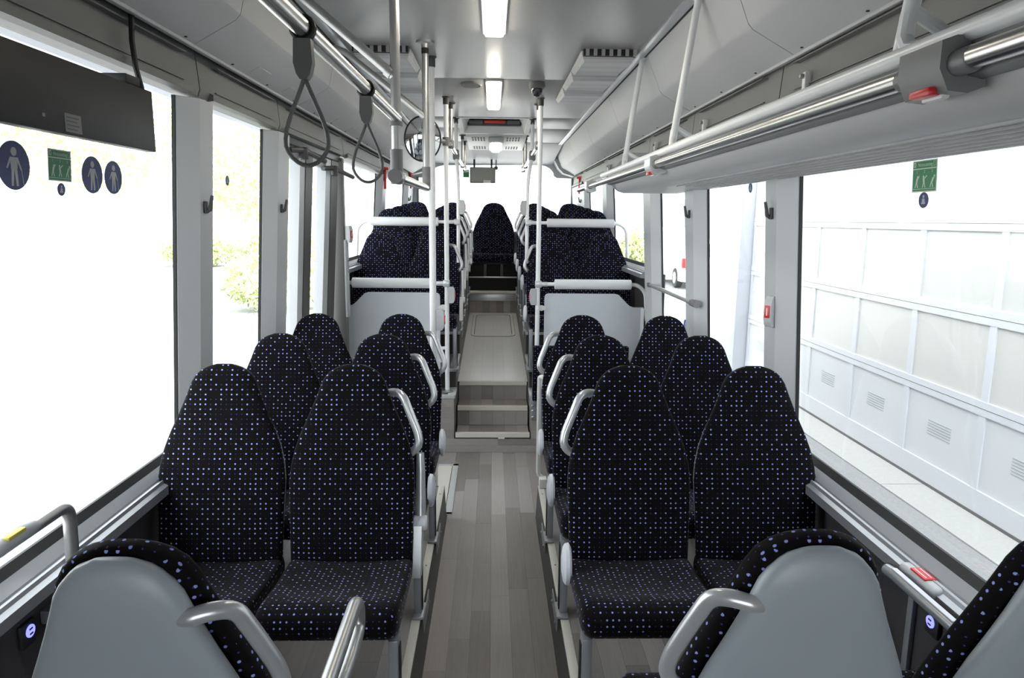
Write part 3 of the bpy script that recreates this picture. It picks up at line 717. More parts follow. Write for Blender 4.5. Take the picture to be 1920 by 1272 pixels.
# ------------------------------------------------------------------ poles and rails
def pole(name, label, group, x, y, z0, z1, r=0.0165, mat='pole', collar=True, flange=False, xt=None, cat='pole'):
    t = thing(name, label, cat, (x, y, z0), group)
    xt = x if xt is None else xt
    part('tube', MB().tube([(x, y, z0), (xt, y, z1-0.0)], r, 14), mat, t)
    if collar: part('top_collar', MB().lathe([(r*1.15, z1-0.055), (r*1.25, z1-0.05), (r*1.25, z1-0.008), (r*1.6, z1-0.006), (r*1.6, z1)], (xt, y, 0), 'z', 14), 'darkplastic', t)
    if flange: part('top_flange', MB().lathe([(r*1.05, z1-0.03), (r*1.1, z1-0.012), (r*2.4, z1-0.010), (r*2.4, z1)], (xt, y, 0), 'z', 20), 'silver', t)
    return t
def clamp(parent, p, axis, r=0.024, l=0.06, mat='clamp'):
    d = {'x': Vector((1, 0, 0)), 'y': Vector((0, 1, 0)), 'z': Vector((0, 0, 1))}[axis]*l/2; p = Vector(p)
    return part('clamp', MB().tube([p-d, p-d*0.96, p+d*0.96, p+d], lambda t: r if 0.1 < t < 0.9 else r*0.92, 14), mat, parent)
def stop_button(label, c, nx, ny, group=None):
    """slim grey button housing, its face towards (nx, ny)"""
    t = thing('stop_button', label, 'stop button', c, group); rot = math.atan2(ny, nx)
    m = Matrix.Rotation(rot, 4, 'Z') @ Matrix.Diagonal((0.82, 0.82, 0.82, 1))
    part('housing', MB().prism([(-0.030, -0.075), (0.010, -0.075), (0.018, -0.062), (0.026, -0.035), (0.026, 0.035), (0.018, 0.062), (0.010, 0.075), (-0.030, 0.075)], 'y', -0.020, 0.020).xf(m), 'wall', t, world=False)
    part('push_face', MB().box(0.024, 0.030, -0.014, 0.014, -0.030, 0.030, 0.003).xf(m), 'red', t, world=False)
    part('mark', MB().box(0.030, 0.0305, -0.003, 0.003, -0.018, 0.018).xf(m), 'white', t, world=False)
    return t
PX = 0.343
# ceiling-hung frame on the left, before the doorway
fa_ = thing('hanging_grab_frame', 'silver grab pole frame hung from the ceiling left of the aisle', 'grab frame', (-PX, 2.55, 1.9))
part('pole_tube', MB().tube([(-PX, 2.55, 1.93), (-PX, 2.55, CEIL)], 0.0172, 16), 'silver', fa_)
part('pole_tube', MB().tube([(-PX, 3.67, 1.96), (-PX, 3.67, CEIL)], 0.0172, 16), 'silver', fa_)
part('flange', MB().lathe([(0.018, CEIL-0.035), (0.02, CEIL-0.012), (0.046, CEIL-0.010), (0.046, CEIL)], (-PX, 3.67, 0), 'z', 20), 'silver', fa_)
part('collar', MB().lathe([(0.0185, CEIL-0.06), (0.0185, CEIL-0.03)], (-PX, 3.67, 0), 'z', 14), 'black', fa_)
part('elbow', MB().tube([(-PX, 2.55, 2.02), (-PX, 2.55, 1.90)], 0.0225, 14), 'clamp', fa_)
part('elbow_cap', MB().tube([(-PX, 2.50, 1.925), (-PX, 2.515, 1.925), (-PX, 2.60, 1.925)], 0.0255, 14), 'clamp', fa_)
part('lower_rail', MB().tube([(-PX, 2.52, 1.925), (-PX, 3.69, 1.935)], 0.0175, 14), 'chrome', fa_)
part('elbow', MB().tube([(-PX, 3.67, 2.04), (-PX, 3.67, 1.925)], 0.0215, 14), 'clamp', fa_)
part('stay', MB().tube([(-PX, 2.55, 2.265), (-0.70, 2.55, 2.56), (-0.83, 2.55, 2.60)], 0.0165, 14), 'silver', fa_)
part('stay', MB().tube([(-PX, 3.67, 2.285), (-0.745, 3.67, 2.595), (-0.83, 3.67, 2.62)], 0.0165, 14), 'silver', fa_)
part('weld_collar', MB().tube([(-PX-0.012, 2.55, 2.274), (-PX-0.03, 2.55, 2.289)], 0.0205, 14), 'silver', fa_)
part('joint_ring', MB().tube([(-PX, 2.55, 2.10), (-PX, 2.55, 2.115)], 0.0235, 14), 'clamp', fa_)
part('strap_rail', MB().tube([(-0.372, 0.1, 2.128), (-PX, 2.57, 2.128)], 0.0178, 16), 'chrome', fa_)
for i, (y, drop, wdt) in enumerate(((1.385, 0.235, 0.036), (2.0, 0.235, 0.036))):
    x = -0.372 + (y-0.1)*(0.029/2.47)
    t = thing('strap_hanger', ['grey strap hanger loop nearer the camera on the left rail', 'grey strap hanger loop farther along the left rail'][i], 'strap hanger', (x, y, 1.86), 'strap hangers')
    part('ring', MB().tube([(x+0.021*math.cos(a), y, 2.128+0.021*math.sin(a)) for a in [2*math.pi*k/16 for k in range(17)]], 0.005, 8, flat=2.2), 'black', t)
    part('buckle', MB().prism([(x-0.016, 2.108), (x+0.016, 2.108), (x+0.018, 2.065), (x+0.013, 2.045), (x+0.007, 2.036), (x-0.007, 2.036), (x-0.013, 2.045), (x-0.018, 2.065)], 'y', y-0.011, y+0.011), 'strap', t)
    pts = []
    for k in range(33):
        a = -math.pi/2 + 2*math.pi*k/32
        # teardrop, widest near the bottom
        s_ = math.sin(a); yy = 0.5*(1-s_)
        pts.append((x + 0.050*math.cos(a)*(0.10+0.90*min(1, yy*1.25)), y, 2.040 - 0.162*yy))
    part('loop', MB().tube(pts, 0.0042, 8, flat=1.0), 'strap', t)

# studded pole by the doorway and the pair of poles at the steps
t = pole('studded_grab_pole', 'studded pale grab pole standing beside the doorway', 'grab poles', -PX, 4.0, 0.0, CEIL, 0.0195, 'perfpole')
stop_button('grey stop button on the studded pole by the doorway', (-PX+0.045, 4.0, 1.20), 1, -0.15, 'stop buttons')
tl = pole('grab_pole', 'pale grab pole on the ledge left of the steps', 'grab poles', -0.345, 5.255, 0.455, CEIL, 0.0175, 'pole')
part('base_flange', MB().lathe([(0.045, 0.455), (0.045, 0.462), (0.02, 0.472)], (-0.345, 5.255, 0), 'z', 16), 'silver', tl)
tr = pole('grab_pole', 'pale grab pole on the ledge right of the steps', 'grab poles', 0.345, 5.255, 0.455, CEIL, 0.0175, 'pole')
for t, s in ((tl, -1), (tr, 1)):
    for z in (1.112, 0.70):
        part('panel_clip', MB().prism([(s*0.345, z-0.020), (s*0.385, z-0.020), (s*0.408, z-0.010), (s*0.414, z), (s*0.408, z+0.010), (s*0.385, z+0.020), (s*0.345, z+0.020)], 'y', 5.262, 5.276), 'white', t)
    part('stub', MB().tube([(s*0.345, 5.255, 0.80), (s*0.47, 5.262, 0.79)], 0.0135, 10), 'pole', t)
stop_button('grey stop button on the left step pole', (-0.305, 5.245, 1.21), 1, -0.1, 'stop buttons')
stop_button('grey stop button on the right step pole', (0.305, 5.245, 1.20), -1, -0.1, 'stop buttons')
# partitions with padded bars
def partition(sd, s, label):
    t = thing('partition_screen', label, 'partition', (s*0.78, 5.29, 0.455), 'partitions at the raised section')
    out = [(0.40, 0.46), (0.40, 1.185), (0.403, 1.205), (0.415, 1.218), (0.435, 1.222), (0.945, 1.222), (0.97, 1.215), (1.035, 1.150), (1.06, 1.128), (1.09, 1.118), (1.165, 1.118), (1.165, 0.46)]
    part('board', MB().prism([(s*x, z) for x, z in out], 'y', 5.278, 5.296), 'panel', t)
    part('curl', MB().prism([(s*1.10, 5.296), (s*1.14, 5.285), (s*1.165, 5.25), (s*1.172, 5.26), (s*1.15, 5.295), (s*1.11, 5.31)], 'z', 0.46, 1.112), 'panel', t)
    return t
def padded_bar(s, y, z, label, px, wallz, cl, xo):
    t = thing('padded_bar', label, 'grab bar', (s*0.75, y, z-0.04), 'padded bars of the partitions')
    part('tube', MB().tube(fillet([(s*px, y, z), (s*(xo-0.03), y, z), (s*(xo+0.03), y+0.005, z-0.06), (s*(xo+0.05), y+0.01, wallz)], 0.05, 6), 0.0145, 12), 'pole', t)
    part('pad', MB().tube([(s*0.470, y, z), (s*0.474, y, z), (s*0.482, y, z), (s*(xo-0.093), y, z), (s*(xo-0.086), y, z), (s*(xo-0.08), y, z)], lambda q: 0.038 if 0.05 < q < 0.95 else (0.034 if 0.0 < q < 1.0 else 0.024), 18, flat=0.8), 'pad', t)
    part('pole_clamp', MB().box(min(s*(px-0.022), s*(px+0.028)), max(s*(px-0.022), s*(px+0.028)), y-0.024, y+0.024, z-0.026, z+0.026, 0.008).box(min(s*(px+0.02), s*(px+0.075)), max(s*(px+0.02), s*(px+0.075)), y-0.018, y+0.018, z-0.017, z+0.017, 0.006), cl, t)
    return t
partition('left', -1, 'grey partition board left of the steps'); partition('right', 1, 'grey partition board right of the steps')
for s, sd in ((-1, 'left'), (1, 'right')):
    padded_bar(s, 5.25, 1.297, 'pale padded bar above the %s partition board' % sd, 0.345, 1.02, 'handle', 1.14)
    padded_bar(s, 6.10, 1.752, 'pale padded bar behind the first raised row on the %s' % sd, 0.305, 1.36, 'handle', 1.14)

# aisle rails in the raised part
for s, sd in ((-1, 'left'), (1, 'right')):
    xo = 0.0 if s < 0 else 0.02
    t = thing('aisle_ceiling_rail', 'steel overhead rail on ceiling drops, %s side of the rear aisle' % sd, 'hand rail', (s*0.32+xo, 6.8, 2.3), 'overhead rails')
    part('rail', MB().tube([(s*0.325+xo, 5.42, 2.335), (s*0.318+xo, 8.22, 2.335)], 0.0155, 12), 'chrome', t)
    for y in (5.52, 7.58, 8.16):
        dr = part('drop', MB().tube([(s*0.325+xo, y, 2.34), (s*0.325+xo, y, CEIL)], 0.0135, 12), 'silver', t)
        part('drop_collar', MB().lathe([(0.015, CEIL-0.045), (0.017, CEIL-0.04), (0.017, CEIL-0.012), (0.034, CEIL-0.008), (0.034, CEIL)], (s*0.325+xo, y, 0), 'z', 14), 'darkplastic', dr)
        part('drop_clamp', MB().box(s*0.325+xo-0.022, s*0.325+xo+0.022, y-0.03, y+0.03, 2.312, 2.375, 0.008), 'clamp', dr)
    t2 = thing('bent_grab_pole', 'pale bent grab pole at the second partition bar, %s side' % sd, 'pole', (s*0.305, 6.2, 1.40), 'bent grab poles')
    part('tube', MB().tube(fillet([(s*0.300, 6.14, 1.40), (s*0.300, 6.16, 2.10), (s*0.325+xo, 6.30, 2.34), (s*0.325+xo, 6.31, CEIL)], 0.12, 6), 0.0160, 14), 'pole', t2)
    part('collar', MB().lathe([(0.0175, CEIL-0.05), (0.0175, CEIL-0.012), (0.03, CEIL-0.008), (0.03, CEIL)], (s*0.325+xo, 6.31, 0), 'z', 14), 'darkplastic', t2)
    part('rail_clamp', MB().box(s*0.325+xo-0.028, s*0.325+xo+0.028, 6.25, 6.37, 2.29, 2.375, 0.01), 'clamp', t2)
    stop_button('stop button on the bent pole high on the %s' % sd, (s*0.262, 6.15, 1.88), -s, -0.1, 'stop buttons')

# round convex mirror at the left step pole
mi = thing('round_mirror', 'round convex mirror showing seat backs, left of the aisle', 'mirror', (-0.52, 5.13, 2.18))
c = Vector((-0.500, 5.10, 2.335)); rings = []; rx, rz, R_ = 0.125, 0.152, 0.36
for k in range(9):
    f = k/8; dy = -(math.sqrt(R_*R_-(0.0))-0) + 0
    sag = R_-math.sqrt(R_*R_-(f*0.152)**2)
    rings.append([(c.x+rx*max(f, 0.01)*math.cos(a), c.y-0.035+sag, c.z+rz*max(f, 0.01)*math.sin(a)) for a in [2*math.pi*i/36 for i in range(36)]])
tilt = Matrix.Translation(c) @ Matrix.Rotation(math.radians(8), 4, 'Z') @ Matrix.Rotation(math.radians(10), 4, 'X') @ Matrix.Translation(-c)
part('mirror_glass', MB().loft(rings).xf(tilt), 'mirror', mi, smooth=80)
rim = [tuple(c+Vector((rx*1.01*math.cos(a), 0.0, rz*1.01*math.sin(a)))) for a in [2*math.pi*i/36 for i in range(37)]]
part('rim', MB().tube(rim, 0.006, 8).xf(tilt), 'black', mi)
part('back_shell', MB().loft([[(c.x+rx*f*math.cos(a), c.y+d, c.z+rz*f*math.sin(a)) for a in [2*math.pi*i/24 for i in range(24)]] for f, d in ((1.0, 0.003), (0.9, 0.03), (0.5, 0.045), (0.1, 0.05))]).xf(tilt), 'darkplastic', mi)
part('bracket', MB().tube([(-0.43, 5.16, 2.335), (-0.345, 5.255, 2.335)], 0.017, 10), 'clamp', mi)
part('pole_clamp', MB().tube([(-0.345, 5.255, 2.305), (-0.345, 5.255, 2.365)], 0.026, 14), 'clamp', mi)

# white folded barrier tube and folded padded board in the wheelchair bay
t = thing('barrier_tube', 'white upright barrier tube behind the third right aisle seat', 'grab rail', (0.285, 3.97, 0.204))
part('tube', MB().tube(fillet([(0.305, 3.93, 0.875), (0.279, 3.96, 0.872), (0.281, 3.965, 0.27), (0.31, 3.955, 0.245)], 0.03, 6), 0.0135, 12), 'white', t)
part('bracket', MB().box(0.288, 0.322, 3.90, 3.975, 0.80, 0.885, 0.012), 'handle', t)
part('foot', MB().box(0.285, 0.33, 3.90, 3.965, 0.204, 0.262, 0.006), 'white', t)
fb = thing('padded_board', 'dotted padded backboard below the right partition in the wheelchair bay', 'backboard', (0.65, 5.08, 0.40))
mb = MB().box(0.305, 1.02, 5.045, 5.10, 0.43, 0.853, 0.012, 3); mb.uvframe = (Vector((1, 0, 0)), Vector((0, 1, 0)), Vector((0, 0, 1)))
part('pad', mb, 'fabric', fb)
hp = part('hinge_plate', MB().box(0.293, 0.345, 5.095, 5.125, 0.27, 0.46, 0.004), 'leg', fb)
for z in (0.385, 0.345, 0.295): part('bolt', MB().lathe([(0.010, 5.096), (0.010, 5.090), (0.006, 5.087), (0, 5.086)], (0.310, 0, z), 'y', 12), 'bolt', hp)
part('wall_plate', MB().box(0.305, 1.02, 5.10, 5.132, 0.40, 0.80, 0.004), 'darkplastic', fb)

# wheelchair ramp flap in the floor by the door
rp = thing('ramp_flap', 'pale framed ramp flap in the floor by the left doorway', 'ramp flap', (-0.32, 4.43, 0.0))
part('plate', MB().box(-0.385, -0.28, 3.99, 4.86, -0.004, 0.002), 'ledge', rp)
for a in ((-0.279, -0.240, 3.99, 4.87), (-0.385, -0.24, 4.835, 4.87), (-0.385, -0.24, 3.985, 4.02)):
    part('frame_bar', MB().box(a[0], a[1], a[2], a[3], 0.0, 0.005, 0.0015), 'wall', rp)
part('slot', MB().box(-0.286, -0.282, 4.03, 4.83, 0.002, 0.0026), 'black', rp)

# grab bar across the right-hand window
gb = thing('window_grab_bar', 'silver grab bar across the right window of the wheelchair bay', 'grab bar', (1.11, 4.3, 1.32))
part('tube', MB().tube([(1.12, 3.80, 1.33), (1.12, 4.92, 1.33)], 0.014, 12), 'silver', gb)
part('end_cap', MB().tube([(1.12, 3.745, 1.33), (1.12, 3.83, 1.33)], 0.021, 14), 'clamp', gb)
part('wall_mount', MB().box(1.10, 1.16, 3.80, 3.84, 1.315, 1.345, 0.004), 'clamp', gb)
part('wall_mount', MB().box(1.10, 1.16, 4.88, 4.92, 1.315, 1.345, 0.004), 'clamp', gb)

# left foreground grab rail with a button on it
gl = thing('side_grab_rail', 'silver grab rail at the left sill in the foreground corner', 'grab rail', (-1.1, 1.5, 0.75))
part('tube', MB().tube(fillet([(-1.105, 0.7, 1.035), (-1.105, 1.745, 1.035), (-1.115, 1.745, 0.70)], 0.05, 7), 0.0165, 16), 'silver', gl)
part('wall_foot', MB().box(-1.2, -1.095, 1.725, 1.765, 0.70, 0.74, 0.006), 'clamp', gl)
sb = part('button_housing', MB().tube([(-1.105, 1.46, 1.038), (-1.105, 1.475, 1.04), (-1.105, 1.55, 1.043), (-1.105, 1.60, 1.038)], lambda q: 0.021 if 0.1 < q < 0.9 else 0.0175, 14), 'wall', gl)
part('push_face', MB().box(-1.100, -1.083, 1.49, 1.55, 1.052, 1.062, 0.003), 'yellow', sb)
# right foreground armrest on the wall
ar = thing('wall_armrest', 'grey armrest bar on the right wall below the sill', 'armrest', (1.10, 1.58, 0.80))
part('bar', MB().tube([(1.082, 1.41, 0.848), (1.082, 1.44, 0.851), (1.082, 1.70, 0.851), (1.082, 1.73, 0.848)], 0.016, 14), 'sill', ar)
for y, y2 in ((1.425, 1.39), (1.725, 1.75)):
    part('end_mount', MB().tube([(1.082, y, 0.850), (1.095, y2, 0.836), (1.14, y2+0.003, 0.820), (1.20, y2, 0.79)], 0.018, 12), 'darkplastic', ar)
part('stripe', MB().box(1.075, 1.089, 1.45, 1.70, 0.8655, 0.8680), 'cap', ar)
part('wall_strut', MB().box(1.185, 1.20, 1.76, 1.785, 0.45, 0.80, 0.003), 'sill', ar)
# stop buttons on the sill and pillar
sbn = thing('sill_stop_button', 'grey housing with red stop button on the right window sill', 'stop button', (1.13, 1.655, 0.838), 'stop buttons')
part('housing', MB().box(1.112, 1.158, 1.575, 1.735, 0.838, 0.872, 0.014, 3), 'wall', sbn)
part('push_face', MB().box(1.118, 1.150, 1.625, 1.69, 0.869, 0.876, 0.003), 'red', sbn)
part('mark', MB().box(1.125, 1.128, 1.632, 1.683, 0.876, 0.8765).box(1.139, 1.142, 1.632, 1.683, 0.876, 0.8765), 'white', sbn)
stop_button('red stop button on the nearest right window pillar', (1.104, 2.70, 1.43), -1, -0.6, 'stop buttons')
stop_button('stop button on the jamb of the left doorway', (-1.045, 5.14, 1.66), 1, -0.6, 'stop buttons')
# usb sockets
for s, y, lab in ((1, 1.68, 'lit blue socket on the right wall below the armrest'), (-1, 1.665, 'lit blue socket on the left wall in the corner')):
    u = thing('usb_socket', lab, 'socket', (s*1.19, y, 0.70), 'usb sockets')
    part('plate', MB().box(min(s*1.186, s*1.2), max(s*1.186, s*1.2), y-0.03, y+0.026, 0.682, 0.748, 0.008), 'black', u)
    part('ring', MB().lathe([(0.0, s*1.1855), (0.0165, s*1.1855), (0.0165, s*1.183), (0.0, s*1.183)], (0, y, 0.722), 'x', 20), 'usb', u)
    part('slots', MB().box(min(s*1.1815, s*1.183), max(s*1.1815, s*1.183), y-0.006, y+0.006, 0.726, 0.730).box(min(s*1.1815, s*1.183), max(s*1.1815, s*1.183), y-0.006, y+0.006, 0.713, 0.717), 'black', u)

# ------------------------------------------------------------------ luggage rack on the right
rk = thing('luggage_rack', 'long grey overhead luggage rack with steel rail above the right windows', 'luggage rack', (0.9, 2.3, 1.93))
Y0, Y1 = -0.6, 4.30
tray = [(1.125, 1.945), (0.80, 1.945), (0.775, 1.952), (0.752, 1.972), (0.738, 2.00), (0.732, 2.045), (0.742, 2.047), (0.748, 2.004), (0.760, 1.98), (0.781, 1.963), (0.80, 1.957), (1.125, 1.957)]
part('tray', MB().prism(tray, 'y', Y0, Y1), 'duct', rk, smooth=40)
for i in range(7):
    x = 0.83+i*0.042; part('tray_rib', MB().box(x, x+0.010, Y0, 3.35, 1.9405, 1.9452), 'tray', rk)
part('upper_tube', MB().tube([(0.713, Y0, 2.066), (0.713, 4.62, 2.066)], 0.0165, 14), 'pole', rk)
part('hand_rail', MB().tube([(0.697, Y0, 2.020), (0.697, 5.75, 2.020)], 0.0175, 16), 'chrome', rk)
part('rail_channel', MB().prism([(0.712, 2.0), (0.735, 1.995), (0.735, 2.06), (0.712, 2.055)], 'y', Y0, 4.4), 'clamp', rk)
# raised end plate of the tray, leaning towards the rear
endp = [(0.705, 2.045), (0.735, 1.985), (0.765, 1.957), (0.80, 1.945), (1.115, 1.945), (1.115, 2.205), (0.875, 2.205), (0.845, 2.195)]
def end_y(z): return 4.32+(z-1.945)*0.75
part('end_panel', MB().loft([[(x, end_y(z)+d, z) for x, z in endp] for d in (0.0, 0.014)]), 'wall', rk)
part('end_pocket', MB().loft([[(x, end_y(z)-0.006+d, z) for x, z in ((0.80, 2.08), (0.86, 2.15), (1.05, 2.15), (1.05, 2.06), (0.80, 2.06))] for d in (0.0, 0.007)]), 'duct', rk)
for y in (1.28, 2.88, 3.92):
    h = part('hanger_post', MB().tube([(0.722, y, 2.07), (0.728, y, 2.12), (0.798, y, 2.62), (0.80, y, 2.645)], 0.0145, 12), 'pole', rk)
    part('brace', MB().tube([(0.735, y, 2.15), (0.80, y+0.005, 2.115), (1.10, y+0.01, 2.09)], 0.0125, 10), 'pole', h)
    part('root', MB().tube([(0.716, y-0.07, 2.07), (0.718, y-0.03, 2.078), (0.724, y-0.005, 2.10), (0.730, y, 2.14)], lambda q: 0.013+0.002*q, 10), 'pole', h)
    part('top_foot', MB().lathe([(0.030, 2.652), (0.030, 2.640), (0.016, 2.632)], (0.80, y, 0), 'z', 14), 'pole', h)
for y in (1.13, 3.08, 5.12):
    b = part('rail_bracket', MB().prism([(0.668, 2.010), (0.668, 2.050), (0.690, 2.058), (0.735, 2.058), (0.742, 1.985), (0.715, 1.975), (0.684, 1.978)], 'y', y-0.055, y+0.055), 'handle' if y > 2 else 'clamp', rk)
    part('rail_sleeve', MB().tube([(0.697, y-0.09, 2.018), (0.697, y-0.085, 2.018), (0.697, y+0.085, 2.018), (0.697, y+0.09, 2.018)], lambda q: 0.020 if 0 < q < 1 else 0.018, 14), 'clamp', b)
    if y < 4:
        part('button', MB().box(0.6695, 0.690, y-0.03, y+0.022, 1.9755, 1.988, 0.003).xf(Matrix.Translation((0.0, 0, 0.0))), 'red', b)
        part('button_edge', MB().box(0.691, 0.705, y-0.03, y+0.022, 1.971, 1.982, 0.003), 'white', b)
for y in (0.35, 1.85): pass

# ------------------------------------------------------------------ ceiling fittings
for i, (y0, y1) in enumerate(((2.35, 3.45), (4.60, 5.65))):
    t = thing('ceiling_lamp', ['lit strip lamp on the ceiling at the top of the picture', 'lit strip lamp on the ceiling before the roof hatch'][i], 'lamp', (0, (y0+y1)/2, CEIL-0.03), 'ceiling strip lamps')
    part('housing', MB().box(-0.052, 0.056, y0-0.02, y1+0.02, CEIL-0.014, CEIL, 0.005), 'white', t)
    part('diffuser', MB().box(-0.042, 0.046, y0, y1, CEIL-0.030, CEIL-0.008, 0.01, 3), 'lamp', t)
t = thing('ceiling_speaker', 'oval grey loudspeaker grille on the ceiling left of the lamp', 'speaker', (-0.146, 4.74, CEIL-0.015))
part('rim', MB().loft([[(-0.146+0.070*f*math.cos(a), 4.75+0.095*f*math.sin(a), CEIL-d) for a in [2*math.pi*i/28 for i in range(28)]] for f, d in ((1, 0), (1, 0.008), (0.9, 0.014), (0.84, 0.010))]), 'header', t)
for i in range(5):
    part('grille_bar', MB().box(-0.146-0.045, -0.146+0.045, 4.685+i*0.032, 4.695+i*0.032, CEIL-0.014, CEIL-0.008), 'clamp', t)
t = thing('dome_camera', 'small dome camera on the ceiling right of the lamp', 'camera', (0.28, 4.64, CEIL-0.09))
part('base', MB().lathe([(0.050, CEIL), (0.052, CEIL-0.03), (0.044, CEIL-0.042)], (0.28, 4.66, 0), 'z', 24), 'header', t)
part('dome', MB().lathe([(0.036, CEIL-0.04), (0.036, CEIL-0.055), (0.030, CEIL-0.075), (0.018, CEIL-0.088), (0, CEIL-0.092)], (0.28, 4.66, 0), 'z', 24), 'lens', t)
for s, sd, x0, x1 in ((-1, 'left', -0.735, -0.43), (1, 'right', 0.455, 0.745)):
    t = thing('air_vent', 'perforated three-panel air vent on the %s of the ceiling' % sd, 'air vent', ((x0+x1)/2, 4.5, CEIL-0.06), 'ceiling air vents')
    for i, (ya, yb) in enumerate(((3.80, 4.29), (4.30, 4.80), (4.81, 5.30))):
        mb = MB()
        zt = CEIL-0.002; za, zb = CEIL-0.052, CEIL-0.030
        mb._add([(x0, ya, zt), (x1, ya, zt), (x1, yb, zt), (x0, yb, zt), (x0+0.02, ya+0.02, za), (x1-0.02, ya+0.02, za), (x1-0.02, yb-0.01, zb), (x0+0.02, yb-0.01, zb)],
                [(0, 1, 2, 3), (4, 7, 6, 5), (0, 4, 5, 1), (1, 5, 6, 2), (2, 6, 7, 3), (3, 7, 4, 0)])
        part('vent_panel', mb, 'perf', t, smooth=0)
    part('slot_box', MB().box(x0+0.01, x1-0.01, 3.765, 3.80, CEIL-0.03, CEIL), 'black', t)
    for i in range(7): part('slot_bar', MB().box(x0+0.02+i*0.041, x0+0.038+i*0.041, 3.758, 3.768, CEIL-0.032, CEIL), 'ceiling', t)
# roof hatch
t = thing('roof_hatch', 'white roof hatch surround with dark recess and red handle', 'roof hatch', (0.01, 6.85, CEIL-0.1))
hx0, hx1, hy0, hy1 = -0.33, 0.35, 6.27, 6.97
def frame_ring(x0, x1, y0, y1, ix0, ix1, iy0, iy1, za, zb):
    vs = [(x0, y0, za), (x1, y0, za), (x1, y1, za), (x0, y1, za), (ix0, iy0, zb), (ix1, iy0, zb), (ix1, iy1, zb), (ix0, iy1, zb)]
    return vs, [(0, 1, 5, 4), (1, 2, 6, 5), (2, 3, 7, 6), (3, 0, 4, 7)]
mb = MB()
def slope_ring(a, b, d0, d1, e0, e1):
    # rings whose near edge is flush with the ceiling and whose far edge hangs lower
    r = [(hx0+a, hy0+a, d0), (hx1-a, hy0+a, d0), (hx1-a, hy1-a, d1), (hx0+a, hy1-a, d1), (hx0+b, hy0+b, e0), (hx1-b, hy0+b, e0), (hx1-b, hy1-b, e1), (hx0+b, hy1-b, e1)]
    return [(x, y, CEIL+z) for x, y, z in r], [(0, 1, 5, 4), (1, 2, 6, 5), (2, 3, 7, 6), (3, 0, 4, 7)]
mb._add(*slope_ring(0.0, 0.012, 0.0, 0.0, -0.006, -0.060)); mb._add(*slope_ring(0.012, 0.05, -0.006, -0.060, -0.004, -0.058)); mb._add(*slope_ring(0.05, 0.11, -0.004, -0.058, 0.060, 0.060))
part('surround', mb, 'white', t)
part('lid', MB().box(hx0+0.03, hx1-0.03, hy0+0.04, hy1-0.05, CEIL+0.055, CEIL+0.066), 'darkplastic', t)
part('dark_recess', MB().box(hx0+0.085, hx1-0.085, hy1-0.20, hy1-0.095, CEIL+0.003, CEIL+0.055, 0.008), 'darkplastic', t)
part('red_handle', MB().box(-0.085, 0.115, hy1-0.23, hy1-0.20, CEIL+0.018, CEIL+0.044, 0.008), 'orange_red', t)
part('side_pocket', MB().box(-0.23, -0.10, hy1-0.215, hy1-0.20, CEIL+0.010, CEIL+0.046, 0.006), 'clamp', t)
part('side_pocket', MB().box(0.13, 0.25, hy1-0.215, hy1-0.20, CEIL+0.010, CEIL+0.046, 0.006), 'clamp', t)
# rear air unit with grilles and lamp
t = thing('rear_air_unit', 'white ceiling air unit with square-hole grilles at the rear', 'air unit', (0.03, 7.6, CEIL-0.09))
part('cover', MB().prism([(7.02, CEIL), (7.05, CEIL-0.040), (7.12, CEIL-0.068), (8.10, CEIL-0.100), (8.19, CEIL-0.08), (8.20, CEIL)], 'x', -0.27, 0.33), 'white', t, smooth=20)
def uz(y): return CEIL-0.068-(y-7.12)*0.032/0.98-0.0005
for gx0 in (-0.215, 0.135):
    for i in range(5):
        for (y0, y1) in ((7.14, 7.25), (7.28, 7.39), (7.80, 7.88), (7.91, 8.0)):
            x = gx0+i*0.029
            mb = MB()._add([(x, y0, uz(y0)), (x+0.015, y0, uz(y0)), (x+0.015, y1, uz(y1)), (x, y1, uz(y1)), (x, y0, uz(y0)-0.001), (x+0.015, y0, uz(y0)-0.001), (x+0.015, y1, uz(y1)-0.001), (x, y1, uz(y1)-0.001)],
                [(0, 1, 2, 3), (4, 7, 6, 5), (0, 4, 5, 1), (1, 5, 6, 2), (2, 6, 7, 3), (3, 7, 4, 0)])
            part('grille_hole', mb, 'black', t, smooth=0)
part('lamp_frame', MB().box(-0.050, 0.105, 7.10, 8.07, CEIL-0.112, CEIL-0.07, 0.008), 'wall', t)
part('lamp_lens', MB().box(-0.018, 0.073, 7.22, 8.05, CEIL-0.130, CEIL-0.105, 0.01), 'lamp', t)

# ------------------------------------------------------------------ screens
def onwall(y, z): return -(wx(z))
mo = thing('hanging_screen', 'large dark flat screen hung before the left foreground window', 'screen', (-1.0, 1.55, 1.965))
part('casing', MB().box(-1.045, -1.015, 0.9, 2.185, 1.968, 2.143, 0.003), 'screen', mo)
lb = part('paper_label', MB().box(-1.0155, -1.0143, 1.735, 1.802, 1.975, 2.018), 'paper', mo)
for i in range(4): part('print_line', MB().box(-1.0143, -1.0140, 1.742, 1.742+0.05-0.008*(i % 2), 2.008-i*0.009, 2.011-i*0.009), 'ink', lb)
part('small_label', MB().box(-1.0155, -1.0143, 1.652, 1.662, 1.998, 2.006), 'paper', mo)
part('hanging_strap', MB().tube([(-1.02, 2.135, 2.14), (-1.035, 2.14, 2.20), (-1.05, 2.16, 2.28), (-1.05, 2.17, 2.37)], 0.008, 8), 'black', mo)
part('bracket', MB().box(-1.10, -1.02, 2.05, 2.13, 2.145, 2.17, 0.004), 'black', mo)
rm = thing('rear_screen', 'small dark monitor hung before the rear window', 'screen', (-0.13, 9.32, 2.24))
part('casing', MB().box(-0.303, 0.032, 9.29, 9.32, 2.243, 2.445, 0.008), 'screen', rm)
part('panel', MB().box(-0.293, 0.022, 9.288, 9.2905, 2.255, 2.437), 'monitor', rm)
